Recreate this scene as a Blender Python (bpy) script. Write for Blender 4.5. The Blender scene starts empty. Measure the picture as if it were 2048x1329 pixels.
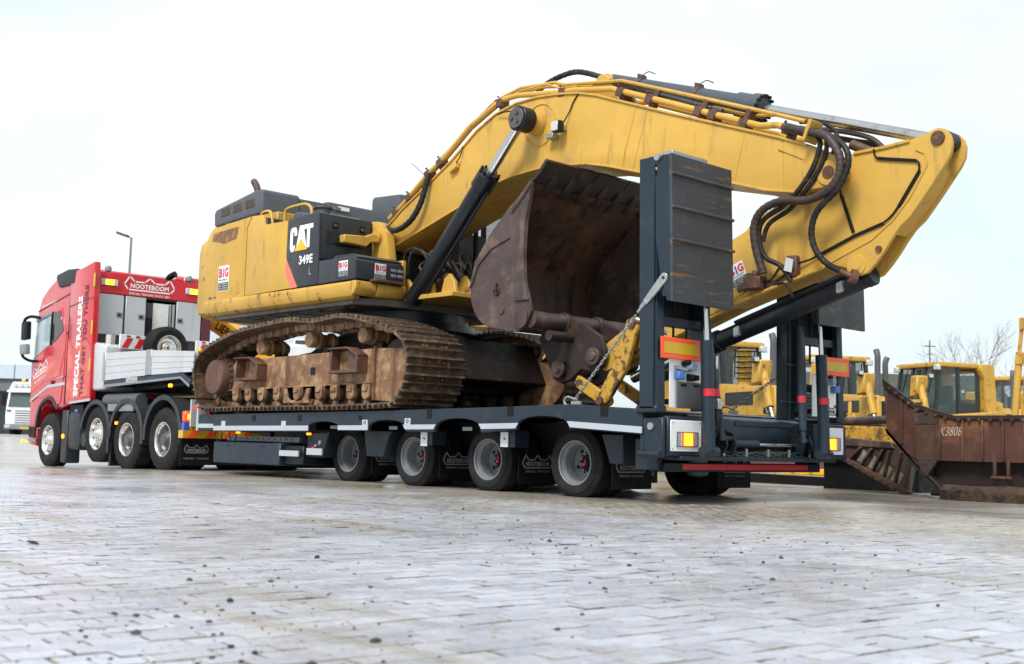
import bpy, bmesh, math, random
from mathutils import Vector, Matrix
import numpy as np

S = bpy.context.scene
COL = S.collection
rnd = random.Random(11)
PI = math.pi
V = Vector

# ------------------------------------------------------------------ camera
cd = bpy.data.cameras.new('camera')
cd.sensor_width = 36.0
cd.lens = 2340.0 / 2048.0 * 36.0
cd.clip_start = 0.05
cd.clip_end = 3000
cam = bpy.data.objects.new('camera', cd)
COL.objects.link(cam)
yaw, pitch, roll = math.radians(46.90), math.radians(5.462), math.radians(1.438)
fw = V((-math.sin(yaw) * math.cos(pitch), math.cos(yaw) * math.cos(pitch), math.sin(pitch)))
rt = V((math.cos(yaw), math.sin(yaw), 0))
up = rt.cross(fw)
r2 = rt * math.cos(roll) + up * math.sin(roll)
u2 = up * math.cos(roll) - rt * math.sin(roll)
mw = Matrix((r2, u2, -fw)).transposed().to_4x4()
mw.translation = V((12.617, -8.933, 0.536))
cam.matrix_world = mw
cd.dof.use_dof = True
cd.dof.focus_distance = 11.5
cd.dof.aperture_fstop = 3.6
S.camera = cam

# ------------------------------------------------------------------ sky and light
world = bpy.data.worlds.new('World')
S.world = world
world.use_nodes = True
wn, wl = world.node_tree.nodes, world.node_tree.links
wn.clear()
SUN_EL, SUN_AZ = math.radians(48), math.radians(160)     # azimuth clockwise from +Y
sky = wn.new('ShaderNodeTexSky')
sky.sky_type = 'NISHITA'
sky.sun_disc = False
sky.sun_elevation = SUN_EL
sky.sun_rotation = SUN_AZ
sky.air_density = 1.0
sky.dust_density = 3.0
bg1 = wn.new('ShaderNodeBackground'); bg1.inputs[1].default_value = 0.09
wl.new(sky.outputs[0], bg1.inputs[0])
bg2 = wn.new('ShaderNodeBackground')
bg2.inputs[1].default_value = 1.0
tc = wn.new('ShaderNodeTexCoord')
mp = wn.new('ShaderNodeMapping'); mp.inputs['Scale'].default_value = (1, 1, 2.6)
no = wn.new('ShaderNodeTexNoise'); no.inputs['Scale'].default_value = 1.7; no.inputs['Detail'].default_value = 5
no.inputs['Roughness'].default_value = 0.55
cr_ = wn.new('ShaderNodeValToRGB')
cr_.color_ramp.elements[0].position = 0.28; cr_.color_ramp.elements[0].color = (.62, .62, .62, 1)
cr_.color_ramp.elements[1].position = 0.62; cr_.color_ramp.elements[1].color = (1, 1, 1, 1)
n2 = wn.new('ShaderNodeTexNoise'); n2.inputs['Scale'].default_value = 1.1; n2.inputs['Detail'].default_value = 4
tint = wn.new('ShaderNodeValToRGB')
tint.color_ramp.elements[0].position = .34; tint.color_ramp.elements[0].color = (.86, .87, .88, 1)
tint.color_ramp.elements[1].position = .56; tint.color_ramp.elements[1].color = (.60, .685, .715, 1)
sz = wn.new('ShaderNodeSeparateXYZ'); wl.new(tc.outputs['Generated'], sz.inputs[0])
mz = wn.new('ShaderNodeMapRange'); mz.inputs[1].default_value = .05; mz.inputs[2].default_value = .55; mz.inputs[3].default_value = -.06; mz.inputs[4].default_value = .22
wl.new(sz.outputs[2], mz.inputs[0])
az_ = wn.new('ShaderNodeMath'); az_.operation = 'ADD'; wl.new(mz.outputs[0], az_.inputs[0])
wl.new(mp.outputs[0], n2.inputs[0]); wl.new(n2.outputs[0], az_.inputs[1]); wl.new(az_.outputs[0], tint.inputs[0]); wl.new(tint.outputs[0], bg2.inputs[0])
mx = wn.new('ShaderNodeMixShader'); wo = wn.new('ShaderNodeOutputWorld')
wl.new(tc.outputs['Generated'], mp.inputs[0]); wl.new(mp.outputs[0], no.inputs[0])
wl.new(no.outputs[0], cr_.inputs[0]); wl.new(cr_.outputs[0], mx.inputs[0])
wl.new(bg1.outputs[0], mx.inputs[1]); wl.new(bg2.outputs[0], mx.inputs[2]); wl.new(mx.outputs[0], wo.inputs[0])

sl = bpy.data.lights.new('sun', 'SUN')
sl.energy = 2.5
sl.angle = math.radians(18)
sl.color = (1.0, 0.965, 0.91)
sun = bpy.data.objects.new('sun', sl)
COL.objects.link(sun)
sd = V((math.sin(SUN_AZ) * math.cos(SUN_EL), math.cos(SUN_AZ) * math.cos(SUN_EL), math.sin(SUN_EL)))
sun.rotation_euler = sd.to_track_quat('Z', 'Y').to_euler()
S.view_settings.view_transform = 'Standard'
S.view_settings.look = 'None'
S.view_settings.gamma = 1.0
S.view_settings.use_curve_mapping = False
S.view_settings.exposure = 0.6

# ------------------------------------------------------------------ materials
def new_mat(name):
    m = bpy.data.materials.new(name)
    m.use_nodes = True
    nt = m.node_tree
    return m, nt.nodes, nt.links, nt.nodes['Principled BSDF']

def pos_noise(N, L, scale, detail=6, rough=.6, sc=(1, 1, 1), off=(0, 0, 0)):
    g = N.new('ShaderNodeNewGeometry')
    mp = N.new('ShaderNodeMapping')
    mp.inputs['Scale'].default_value = sc
    mp.inputs['Location'].default_value = off
    n = N.new('ShaderNodeTexNoise')
    n.inputs['Scale'].default_value = scale; n.inputs['Detail'].default_value = detail
    n.inputs['Roughness'].default_value = rough
    L.new(g.outputs['Position'], mp.inputs[0]); L.new(mp.outputs[0], n.inputs[0])
    return n.outputs[0]

def ramp(N, L, src, p0, p1, c0=(0, 0, 0, 1), c1=(1, 1, 1, 1)):
    r = N.new('ShaderNodeValToRGB')
    r.color_ramp.elements[0].position = p0; r.color_ramp.elements[1].position = p1
    r.color_ramp.elements[0].color = c0; r.color_ramp.elements[1].color = c1
    L.new(src, r.inputs[0])
    return r.outputs[0]

def mixc(N, L, fac, a, b):
    m = N.new('ShaderNodeMix'); m.data_type = 'RGBA'
    L.new(fac, m.inputs[0])
    for i, c in ((6, a), (7, b)):
        if isinstance(c, tuple): m.inputs[i].default_value = (*c[:3], 1)
        else: L.new(c, m.inputs[i])
    return m.outputs[2]

def mat(name, col, rough=.5, metal=0., var=.12, dirt=None, streak=None, bump=0., bscale=60, coat=0., spec=.5):
    """paint / metal with soft tone variation, dirt patches dirt=(colour, from, to, scale) and drips streak=(...)"""
    m, N, L, B = new_mat(name)
    n1 = pos_noise(N, L, 1.6, 5)
    dk = tuple(c * (1 - var) for c in col); lt = tuple(min(1, c * (1 + var)) for c in col)
    c = mixc(N, L, ramp(N, L, n1, .3, .7), dk, lt)
    if dirt:
        dcol, a, b, sc = dirt
        f = ramp(N, L, pos_noise(N, L, sc, 9, .68, off=(3, 1, 7)), a, b)
        c = mixc(N, L, f, c, dcol)
    if streak:
        dcol, a, b, sc = streak
        f = ramp(N, L, pos_noise(N, L, sc, 6, .6, sc=(1, 1, .13), off=(9, 4, 2)), a, b)
        c = mixc(N, L, f, c, dcol)
    L.new(c, B.inputs['Base Color'])
    rr = ramp(N, L, pos_noise(N, L, 7, 6, .65, off=(5, 5, 5)), .3, .75, (max(.02, rough * .75),) * 3 + (1,), (min(1, rough * 1.3 + .04),) * 3 + (1,))
    L.new(rr, B.inputs['Roughness'])
    B.inputs['Metallic'].default_value = metal
    B.inputs['Specular IOR Level'].default_value = spec
    B.inputs['Coat Weight'].default_value = coat
    B.inputs['Coat Roughness'].default_value = .08
    if bump:
        bp = N.new('ShaderNodeBump'); bp.inputs['Strength'].default_value = bump; bp.inputs['Distance'].default_value = .01
        L.new(pos_noise(N, L, bscale, 6, .7), bp.inputs['Height']); L.new(bp.outputs[0], B.inputs['Normal'])
    return m

RUST = (.16, .065, .028)
MUD = (.23, .15, .09)
MAT = {}
MAT['yellow'] = mat('machine_yellow', (.535, .315, .056), .44, var=.09, dirt=((.40, .235, .07), .57, .76, 2.3), streak=((.24, .14, .05), .565, .78, 9), spec=.4, bump=.05, bscale=14)
MAT['yellow_worn'] = mat('worn_machine_yellow', (.53, .31, .048), .5, var=.1, dirt=(RUST, .565, .64, 5.5), streak=((.20, .12, .05), .56, .8, 6))
MAT['yellow_chipped'] = mat('chipped_yellow', (.52, .29, .035), .5, var=.1, dirt=((.09, .045, .025), .52, .58, 9), streak=((.14, .08, .04), .52, .7, 8))
MAT['grey_cat'] = mat('charcoal_paint', (.026, .030, .038), .42, var=.15, dirt=((.085, .083, .08), .62, .88, 4), spec=.4)
MAT['grey_hood'] = mat('grey_hood_paint', (.075, .082, .097), .5, var=.12, dirt=((.15, .14, .13), .6, .9, 3))
MAT['trailer'] = mat('blue_grey_paint', (.0145, .0255, .039), .38, var=.14, dirt=((.045, .052, .06), .56, .85, 5), streak=((.03, .033, .037), .58, .8, 7), spec=.32)
MAT['trailer_dark'] = mat('dark_blue_grey_paint', (.007, .011, .016), .42, var=.15, dirt=((.03, .032, .035), .6, .85, 5), spec=.28)
MAT['black'] = mat('black_plastic', (.005, .005, .006), .55, var=.2, spec=.25)
MAT['blackpaint'] = mat('black_cylinder_paint', (.008, .010, .014), .36, var=.2, dirt=((.035, .032, .03), .6, .8, 6), spec=.35)
MAT['rubber'] = mat('tyre_rubber', (.013, .013, .014), .72, var=.2, dirt=((.035, .033, .031), .52, .85, 6), bump=.2, bscale=90, spec=.25)
MAT['hose'] = mat('hose_rubber', (.012, .013, .015), .5, spec=.3, var=.2, dirt=((.06, .045, .035), .5, .7, 9))
MAT['hose_brown'] = mat('spiral_guard_hose', (.05, .028, .02), .55, var=.3, dirt=((.025, .02, .02), .45, .6, 12))
MAT['rim_grey'] = mat('grey_rim_paint', (.19, .205, .23), .4, var=.08, dirt=((.12, .115, .11), .55, .8, 9))
MAT['alu'] = mat('aluminium', (.72, .70, .67), .24, 1.0, var=.05, dirt=((.35, .33, .3), .58, .85, 12))
MAT['alu_sheet'] = mat('aluminium_sheet', (.50, .515, .54), .45, .15, var=.06, streak=((.40, .40, .41), .55, .8, 4))
MAT['chrome'] = mat('chrome_rod', (.56, .55, .54), .20, 1.0, var=.06, dirt=((.30, .22, .15), .55, .75, 6))
MAT['steel'] = mat('galvanised_steel', (.42, .44, .43), .42, .8, var=.12, dirt=((.25, .24, .22), .55, .8, 14))
MAT['rust'] = mat('rust_brown_steel', (.085, .040, .027), .6, var=.3, dirt=((.17, .068, .028), .5, .7, 3.5), streak=((.035, .022, .018), .55, .72, 6), bump=.35, bscale=40)
MAT['rust_dark'] = mat('dark_rust_steel', (.027, .016, .014), .55, var=.3, dirt=((.09, .04, .02), .56, .74, 4), streak=((.022, .016, .015), .55, .7, 6), bump=.3, bscale=35)
MAT['bucket_out'] = mat('worn_bucket_steel', (.070, .046, .042), .48, .2, var=.3, dirt=((.19, .13, .095), .5, .7, 3), streak=((.035, .022, .02), .54, .72, 5), bump=.2, bscale=40)
MAT['bucket_in'] = mat('rusty_bucket_inside', (.056, .030, .017), .6, var=.35, dirt=((.16, .068, .026), .5, .74, 2.2), streak=((.014, .010, .008), .52, .64, 6), bump=.35, bscale=30)
MAT['track'] = mat('muddy_rusty_track', (.17, .085, .042), .65, var=.3, dirt=((.37, .235, .125), .45, .63, 6), streak=((.12, .045, .024), .54, .66, 6), bump=.4, bscale=35)
MAT['track_shoe'] = mat('track_shoe_steel', (.085, .052, .033), .5, .25, var=.3, dirt=((.26, .175, .105), .50, .68, 9), streak=((.05, .027, .018), .53, .66, 11), bump=.35, bscale=40)
MAT['track_dark'] = mat('greasy_track_steel', (.032, .02, .015), .55, .2, var=.3, dirt=((.15, .085, .05), .53, .7, 7), bump=.35, bscale=35)
MAT['deep_shade_steel'] = mat('shade_black_steel', (.014, .010, .009), .6, var=.3, dirt=((.05, .028, .018), .56, .72, 6), spec=.2)  # near-black colour stands in for the deep shade between the tracks
MAT['brown_clamp'] = mat('rusty_clamp', (.085, .038, .026), .6, var=.3, dirt=((.17, .075, .03), .5, .65, 20))
MAT['red'] = mat('red_truck_paint', (.50, .008, .016), .24, var=.06, coat=.6)
MAT['orange_flame'] = mat('orange_flame_paint', (.66, .085, .018), .28, var=.25, dirt=((.50, .008, .016), .40, .54, 3.2), coat=.6)
MAT['sign_red'] = mat('red_sign', (.60, .014, .022), .35, var=.04)
MAT['white'] = mat('white_paint', (.78, .79, .80), .35, var=.03, dirt=((.6, .6, .58), .62, .85, 5))
MAT['white_sign'] = mat('white_lettering', (.80, .80, .80), .45, var=.02)
MAT['grey_letter'] = mat('grey_lettering', (.30, .31, .33), .5, var=.03)
MAT['dark_letter'] = mat('dark_red_lettering', (.10, .012, .018), .4, var=.05)
MAT['reflect'] = mat('retroreflective_tape', (.42, .46, .51), .3, .1, var=.06)
MAT['red_tape'] = mat('red_reflective_tape', (.52, .015, .03), .35, var=.06)
MAT['orange'] = mat('fluorescent_orange', (.92, .10, .02), .4, var=.04)
MAT['marker_yellow'] = mat('retro_yellow', (.58, .36, .015), .35, var=.08)
MAT['blue'] = mat('blue_plastic', (.06, .16, .42), .4, var=.08)
MAT['greyplastic'] = mat('grey_plastic', (.07, .074, .08), .5, var=.1)
MAT['fender'] = mat('fender_plastic', (.026, .030, .036), .5, var=.12, dirt=((.06, .06, .062), .58, .8, 6), spec=.35)
MAT['wood'] = mat('weathered_timber', (.085, .058, .042), .75, var=.35, dirt=((.035, .025, .02), .48, .62, 6), bump=.6, bscale=30, spec=.15)
MAT['ladder_glass'] = mat('seat_grey', (.10, .11, .12), .6, var=.1)
MAT['moss'] = mat('mossy_dirt', (.24, .235, .15), .9, var=.3, dirt=((.17, .14, .11), .45, .6, 8), bump=.5, bscale=40)
MAT['pinkred'] = mat('faded_red_stripe', (.72, .16, .12), .4, var=.05)
MAT['caterp_yel'] = mat('logo_yellow', (.80, .44, .01), .4, var=.03)
MAT['bluelogo'] = mat('blue_letter', (.05, .10, .45), .4, var=.03)
MAT['redlogo'] = mat('red_letter', (.66, .02, .03), .4, var=.03)
MAT['lieb'] = mat('crane_yellow', (.66, .33, .02), .4, var=.05)
MAT['roofgreen'] = mat('mossy_roof', (.052, .062, .042), .8, var=.2, dirt=((.09, .10, .07), .5, .7, 1.5))
MAT['brickwall'] = mat('dark_house_wall', (.12, .09, .075), .8, var=.2)
MAT['facade'] = mat('pale_blue_facade', (.46, .54, .62), .5, var=.05)
MAT['facade_dark'] = mat('shade_and_trim_grey', (.12, .14, .16), .5, var=.1)
MAT['bark'] = mat('bark', (.09, .075, .06), .9, var=.3)
MAT['concrete'] = mat('kerb_concrete', (.36, .35, .34), .8, var=.1)
MAT['teal'] = mat('green_plastic', (.05, .42, .28), .5, var=.1)


MAT['turntable'] = mat('greasy_light_steel', (.13, .12, .105), .5, .2, var=.25, dirt=((.06, .05, .045), .52, .68, 3))
MAT['inlet'] = mat('worn_decal', (.19, .10, .045), .6, var=.25, dirt=((.30, .17, .05), .5, .6, 9))
MAT['grille'] = mat('dark_grille', (.018, .017, .016), .7, var=.3)
MAT['hood_window'] = mat('brown_mesh', (.075, .048, .032), .7, var=.3, bump=.8, bscale=160)
MAT['cyl_grey'] = mat('grey_blue_cylinder', (.055, .062, .078), .4, var=.12, dirt=((.10, .10, .105), .55, .75, 5))
MAT['pipe_rusty'] = mat('rusty_yellow_pipe', (.42, .21, .04), .5, var=.15, dirt=(RUST, .48, .58, 7))

MAT['clod'] = mat('dirt_clod', (.05, .038, .03), .8, var=.4)
MAT['stone'] = mat('pale_stone', (.36, .30, .24), .7, var=.35)
MAT['cable'] = mat('green_black_cable', (.02, .035, .03), .45, var=.4)
MAT['blue_grey'] = mat('grey_blue_socket', (.16, .24, .32), .45, var=.1)
MAT['tread'] = mat('anti_slip_steel', (.038, .043, .052), .55, var=.15, dirt=((.055, .06, .07), .5, .75, 8), streak=None, bump=.8, bscale=70)
MAT['tread_bar'] = mat('worn_tread_bar', (.05, .052, .058), .45, var=.2, dirt=((.17, .09, .04), .55, .66, 5))

def glass(name, col, alpha=.35, rough=.04):
    m, N, L, B = new_mat(name)
    B.inputs['Base Color'].default_value = (*col, 1); B.inputs['Roughness'].default_value = rough
    B.inputs['Specular IOR Level'].default_value = .8
    B.inputs['Alpha'].default_value = alpha
    return m
MAT['glass'] = glass('tinted_glass', (.05, .10, .10), .28)
MAT['glass_dark'] = glass('dark_glass', (.02, .028, .035), .93)
MAT['glass_lens'] = glass('lens', (.55, .58, .6), .9, .12)
MAT['cab_glass'] = glass('cab_side_glass', (.36, .47, .50), .9, .05)
MAT['rack_dark'] = mat('dark_rack', (.03, .03, .033), .6, var=.2)
MAT['screen'] = glass('far_windscreen', (.05, .075, .08), 1.0, .3)
MAT['rust_blade'] = mat('red_brown_rust', (.082, .033, .024), .6, var=.25, dirt=((.20, .085, .035), .52, .7, 2.6), streak=((.27, .14, .06), .57, .72, 5), bump=.3, bscale=35)
MAT['chalk'] = mat('chalk', (.42, .38, .31), .9, var=.2)
MAT['ramp_steel'] = mat('wet_ramp_steel', (.30, .26, .24), .25, .4, var=.3)

def emit(name, col, st, base=None):
    m, N, L, B = new_mat(name)
    B.inputs['Base Color'].default_value = (*(base or col), 1)
    B.inputs['Emission Color'].default_value = (*col, 1); B.inputs['Emission Strength'].default_value = st
    B.inputs['Roughness'].default_value = .3
    return m
MAT['lamp_amber'] = emit('lit_amber_lamp', (1.0, .36, .01), 1.3)
MAT['lamp_yellow'] = emit('lit_yellow_lamp', (1.0, .55, .02), 1.5)
MAT['lamp_red'] = emit('lit_red_lamp', (1.0, .05, .02), 1.1)
MAT['lamp_red_off'] = mat('red_lens', (.35, .012, .012), .2, var=.05)

# ------------------------------------------------------------------ mesh helpers
class MB:
    def __init__(s): s.v = []; s.f = []
    def add(s, vs, fs):
        k = len(s.v); s.v += [tuple(v) for v in vs]; s.f += [tuple(i + k for i in f) for f in fs]; return s
    def box(s, x0, x1, y0, y1, z0, z1):
        return s.add([(x0, y0, z0), (x1, y0, z0), (x1, y1, z0), (x0, y1, z0), (x0, y0, z1), (x1, y0, z1), (x1, y1, z1), (x0, y1, z1)],
                     [(0, 3, 2, 1), (4, 5, 6, 7), (0, 1, 5, 4), (1, 2, 6, 5), (2, 3, 7, 6), (3, 0, 4, 7)])
    def obox(s, c, ux, uy, uz, hx, hy, hz):
        """oriented box: centre, three unit axes, half sizes"""
        c, ux, uy, uz = V(c), V(ux).normalized(), V(uy).normalized(), V(uz).normalized()
        vs = [c + ux * hx * a + uy * hy * b + uz * hz * d for d in (-1, 1) for a, b in ((-1, -1), (1, -1), (1, 1), (-1, 1))]
        return s.add(vs, [(0, 3, 2, 1), (4, 5, 6, 7), (0, 1, 5, 4), (1, 2, 6, 5), (2, 3, 7, 6), (3, 0, 4, 7)])
    def bar(s, p0, p1, w, h, upv=(0, 0, 1)):
        p0, p1 = V(p0), V(p1); d = (p1 - p0)
        side = d.cross(V(upv)).normalized(); u = side.cross(d).normalized()
        return s.obox((p0 + p1) / 2, d, side, u, d.length / 2, w / 2, h / 2)
    def prism(s, pts, a0, a1, axis='Y'):
        n = len(pts)
        def P(p, a): return {'Y': (p[0], a, p[1]), 'X': (a, p[0], p[1]), 'Z': (p[0], p[1], a)}[axis]
        return s.add([P(p, a0) for p in pts] + [P(p, a1) for p in pts],
                     [tuple(range(n)), tuple(range(2 * n - 1, n - 1, -1))] + [(i, (i + 1) % n, n + (i + 1) % n, n + i) for i in range(n)])
    def cyl(s, p0, p1, r0, r1=None, n=16, caps=True):
        p0, p1 = V(p0), V(p1); r1 = r0 if r1 is None else r1
        d = (p1 - p0).normalized()
        a = d.orthogonal().normalized(); b = d.cross(a)
        vs = [p + (a * math.cos(2 * PI * i / n) + b * math.sin(2 * PI * i / n)) * r for p, r in ((p0, r0), (p1, r1)) for i in range(n)]
        fs = [(i, (i + 1) % n, n + (i + 1) % n, n + i) for i in range(n)]
        if caps: fs += [tuple(range(n))[::-1], tuple(range(n, 2 * n))]
        return s.add(vs, fs)
    def tube(s, pts, r, n=8, caps=True):
        pts = [V(p) for p in pts]; m = len(pts)
        rr = r if isinstance(r, (list, tuple)) else [r] * m
        t0 = (pts[1] - pts[0]).normalized(); a = t0.orthogonal().normalized()
        vs = []
        for i, p in enumerate(pts):
            t = (pts[min(i + 1, m - 1)] - pts[max(i - 1, 0)])
            if t.length < 1e-9: t = t0
            t = t.normalized(); a = (a - t * a.dot(t)).normalized(); b = t.cross(a)
            vs += [p + (a * math.cos(2 * PI * k / n) + b * math.sin(2 * PI * k / n)) * rr[i] for k in range(n)]
        fs = [(i * n + k, i * n + (k + 1) % n, (i + 1) * n + (k + 1) % n, (i + 1) * n + k) for i in range(m - 1) for k in range(n)]
        if caps: fs += [tuple(range(n))[::-1], tuple(range((m - 1) * n, m * n))]
        return s.add(vs, fs)
    def lathe(s, prof, c=(0, 0, 0), axis='Y', n=32, mod=None, closed=False, caps=True):
        """prof = [(radius, along axis)]"""
        c = V(c); vs = []
        for j, (r, h) in enumerate(prof):
            for i in range(n):
                rr = r * (mod(j, i) if mod else 1)
                x, z = rr * math.cos(2 * PI * i / n), rr * math.sin(2 * PI * i / n)
                vs.append(c + (V((x, h, z)) if axis == 'Y' else V((h, x, z)) if axis == 'X' else V((x, z, h))))
        m = len(prof)
        fs = [(j * n + i, j * n + (i + 1) % n, ((j + 1) % m) * n + (i + 1) % n, ((j + 1) % m) * n + i) for j in range(m if closed else m - 1) for i in range(n)]
        if not closed and caps:
            if prof[0][0] > 1e-6: fs.append(tuple(range(n))[::-1])
            if prof[-1][0] > 1e-6: fs.append(tuple(range((m - 1) * n, m * n)))
        return s.add(vs, fs)
    def ribbon(s, pts, w, frame, t=.003, closed=True):
        """flat outline of width w along a 2-D polyline; frame(a,b,c) -> world"""
        n = len(pts); P = [V((p[0], p[1], 0)) for p in pts]
        rng = range(n if closed else n - 1)
        for i in rng:
            a, b = P[i], P[(i + 1) % n]; d = (b - a).normalized(); q = V((-d.y, d.x, 0)) * w / 2; e = d * w * .45
            a, b = a - e, b + e
            quad = [a - q, b - q, b + q, a + q]
            s.add([frame(p.x, p.y, 0) for p in quad] + [frame(p.x, p.y, t) for p in quad],
                  [(0, 3, 2, 1), (4, 5, 6, 7), (0, 1, 5, 4), (1, 2, 6, 5), (2, 3, 7, 6), (3, 0, 4, 7)])
        return s
    def mesh(s, name, bevel=0., smooth=38, seg=1):
        me = bpy.data.meshes.new(name)
        me.from_pydata(s.v, [], s.f)
        bm = bmesh.new(); bm.from_mesh(me)
        bmesh.ops.remove_doubles(bm, verts=bm.verts, dist=1e-5)
        bmesh.ops.recalc_face_normals(bm, faces=bm.faces)
        if bevel:
            es = [e for e in bm.edges if len(e.link_faces) == 2 and e.calc_face_angle(0) > .6]
            bmesh.ops.bevel(bm, geom=es, offset=bevel, segments=seg, profile=.6, affect='EDGES', clamp_overlap=True)
        bm.to_mesh(me); bm.free()
        me.polygons.foreach_set('use_smooth', [True] * len(me.polygons))
        me.set_sharp_from_angle(angle=math.radians(smooth))
        return me
    def build(s, name, m, parent=None, bevel=0., smooth=38, seg=1, local=False):
        if parent is not None and not local and parent.name in ORG:
            o = ORG[parent.name]
            s.v = [(v[0] - o[0], v[1] - o[1], v[2] - o[2]) for v in s.v]
        return link(name, s.mesh(name, bevel, smooth, seg), m, parent)

ORG = {}
def link(name, me, m, parent=None):
    ob = bpy.data.objects.new(name, me)
    COL.objects.link(ob)
    if m is not None and len(me.materials) == 0: me.materials.append(MAT[m] if isinstance(m, str) else m)
    if parent is not None:
        ob.parent = parent
        if parent.name in ORG: ORG[ob.name] = ORG[parent.name]
    return ob

def tag(o, label, cat, group=None, kind=None):
    if label: o['label'] = label
    if cat: o['category'] = cat
    if group: o['group'] = group
    if kind: o['kind'] = kind
    return o

def thing(name, label, cat, loc=(0, 0, 0), rz=0, group=None, local=False):
    """Empty at the base of a thing; parts are written in place (local=False) or in the thing's own axes"""
    o = bpy.data.objects.new(name, None); COL.objects.link(o)
    o.empty_display_size = .2
    o.location = loc; o.rotation_euler = (0, 0, rz)
    if not local: ORG[o.name] = tuple(loc)
    return tag(o, label, cat, group)

def place(name, me, m, parent, loc):
    """shared mesh placed in world coordinates under a thing"""
    ob = link(name, me, m, parent)
    o = ORG.get(parent.name, (0, 0, 0)) if parent else (0, 0, 0)
    ob.location = V(loc) - V(o)
    ORG[ob.name] = (0, 0, 0)
    return ob

def cr(pts, n=6, closed=False):
    P = [V(p) for p in pts]; m = len(P); out = []
    for i in range(m if closed else m - 1):
        g = (lambda k: P[k % m]) if closed else (lambda k: P[max(0, min(m - 1, k))])
        p0, p1, p2, p3 = g(i - 1), g(i), g(i + 1), g(i + 2)
        for k in range(n):
            t = k / n
            out.append(.5 * ((2 * p1) + (p2 - p0) * t + (2 * p0 - 5 * p1 + 4 * p2 - p3) * t * t + (3 * p1 - p0 - 3 * p2 + p3) * t ** 3))
    if not closed: out.append(P[-1])
    return out

def frame(o, right, upv):
    o, r, u = V(o), V(right).normalized(), V(upv).normalized(); n = r.cross(u)
    return lambda a, b, c=0: o + r * a + u * b + n * c

def side(x, y, z): return frame((x, y, z), (1, 0, 0), (0, 0, 1))      # faces -Y
def back(x, y, z): return frame((x, y, z), (0, 1, 0), (0, 0, 1))      # faces +X

def text(s, fr, w, h, m, parent, name='lettering', bold=.02, t=.003):
    """lettering centred on the frame, fitted to width w and height h (h=None keeps the proportions)"""
    cu = bpy.data.curves.new('txt', 'FONT'); cu.body = s; cu.align_x = 'CENTER'; cu.align_y = 'CENTER'
    cu.offset = bold; cu.resolution_u = 3; cu.space_character = 1.02 + bold
    ob = bpy.data.objects.new('txt', cu)
    me = bpy.data.meshes.new_from_object(ob)
    bpy.data.objects.remove(ob); bpy.data.curves.remove(cu)
    co = [v.co.copy() for v in me.vertices]
    x0, x1 = min(c.x for c in co), max(c.x for c in co); y0, y1 = min(c.y for c in co), max(c.y for c in co)
    sx = w / (x1 - x0); sy = (h / (y1 - y0)) if h else sx
    b = MB()
    b.v = [tuple(fr((c.x - (x0 + x1) / 2) * sx, (c.y - (y0 + y1) / 2) * sy, t)) for c in co]
    b.f = [tuple(p.vertices) for p in me.polygons]
    bpy.data.meshes.remove(me)
    if parent is not None and parent.name in ORG:
        o = ORG[parent.name]; b.v = [(v[0] - o[0], v[1] - o[1], v[2] - o[2]) for v in b.v]
    mm = bpy.data.meshes.new(name); mm.from_pydata(b.v, [], b.f)
    return link(name, mm, m, parent)

def poly(pts, fr, m, parent, name, t=.004, z0=0.):
    b = MB(); n = len(pts)
    b.add([fr(p[0], p[1], z0) for p in pts] + [fr(p[0], p[1], z0 + t) for p in pts],
          [tuple(range(n))[::-1], tuple(range(n, 2 * n))] + [(i, (i + 1) % n, n + (i + 1) % n, n + i) for i in range(n)])
    return b.build(name, m, parent)

def crown_logo(fr, w, m, parent, sub=None, txt=True, k=1.0):
    """hexagonal outline with three peaks round the maker's name"""
    h = w * .30 * k
    pts = [(-w / 2, 0), (-w * .40, h * .62), (-w * .30, h * .25), (-w * .10, h * .25), (0, h * .62), (w * .10, h * .25), (w * .30, h * .25), (w * .40, h * .62), (w / 2, 0), (w * .42, -h * .38), (-w * .42, -h * .38)]
    b = MB(); b.ribbon(pts, w * .026, fr, .004); b.build('emblem_outline', m, parent)
    if txt: text('NOOTEBOOM', lambda a, b_, c=0: fr(a, b_ - h * .07, c), w * .76, h * .36, m, parent, bold=.035)
    if sub: text(sub, lambda a, b_, c=0: fr(a, b_ - h * .66, c), w * .8, h * .16, m, parent, bold=.01)
# ------------------------------------------------------------------ ground
def sst(a, b, x):
    t = max(0., min(1., (x - a) / (b - a))); return t * t * (3 - 2 * t)
def gz(x, y):
    d = math.hypot(x - 12.6, y + 8.9)
    z = -.125 * sst(-3, -11, x) if x < -3 else 0.
    return z + .45 * sst(26, 75, d) * sst(5, -20, x)

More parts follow.
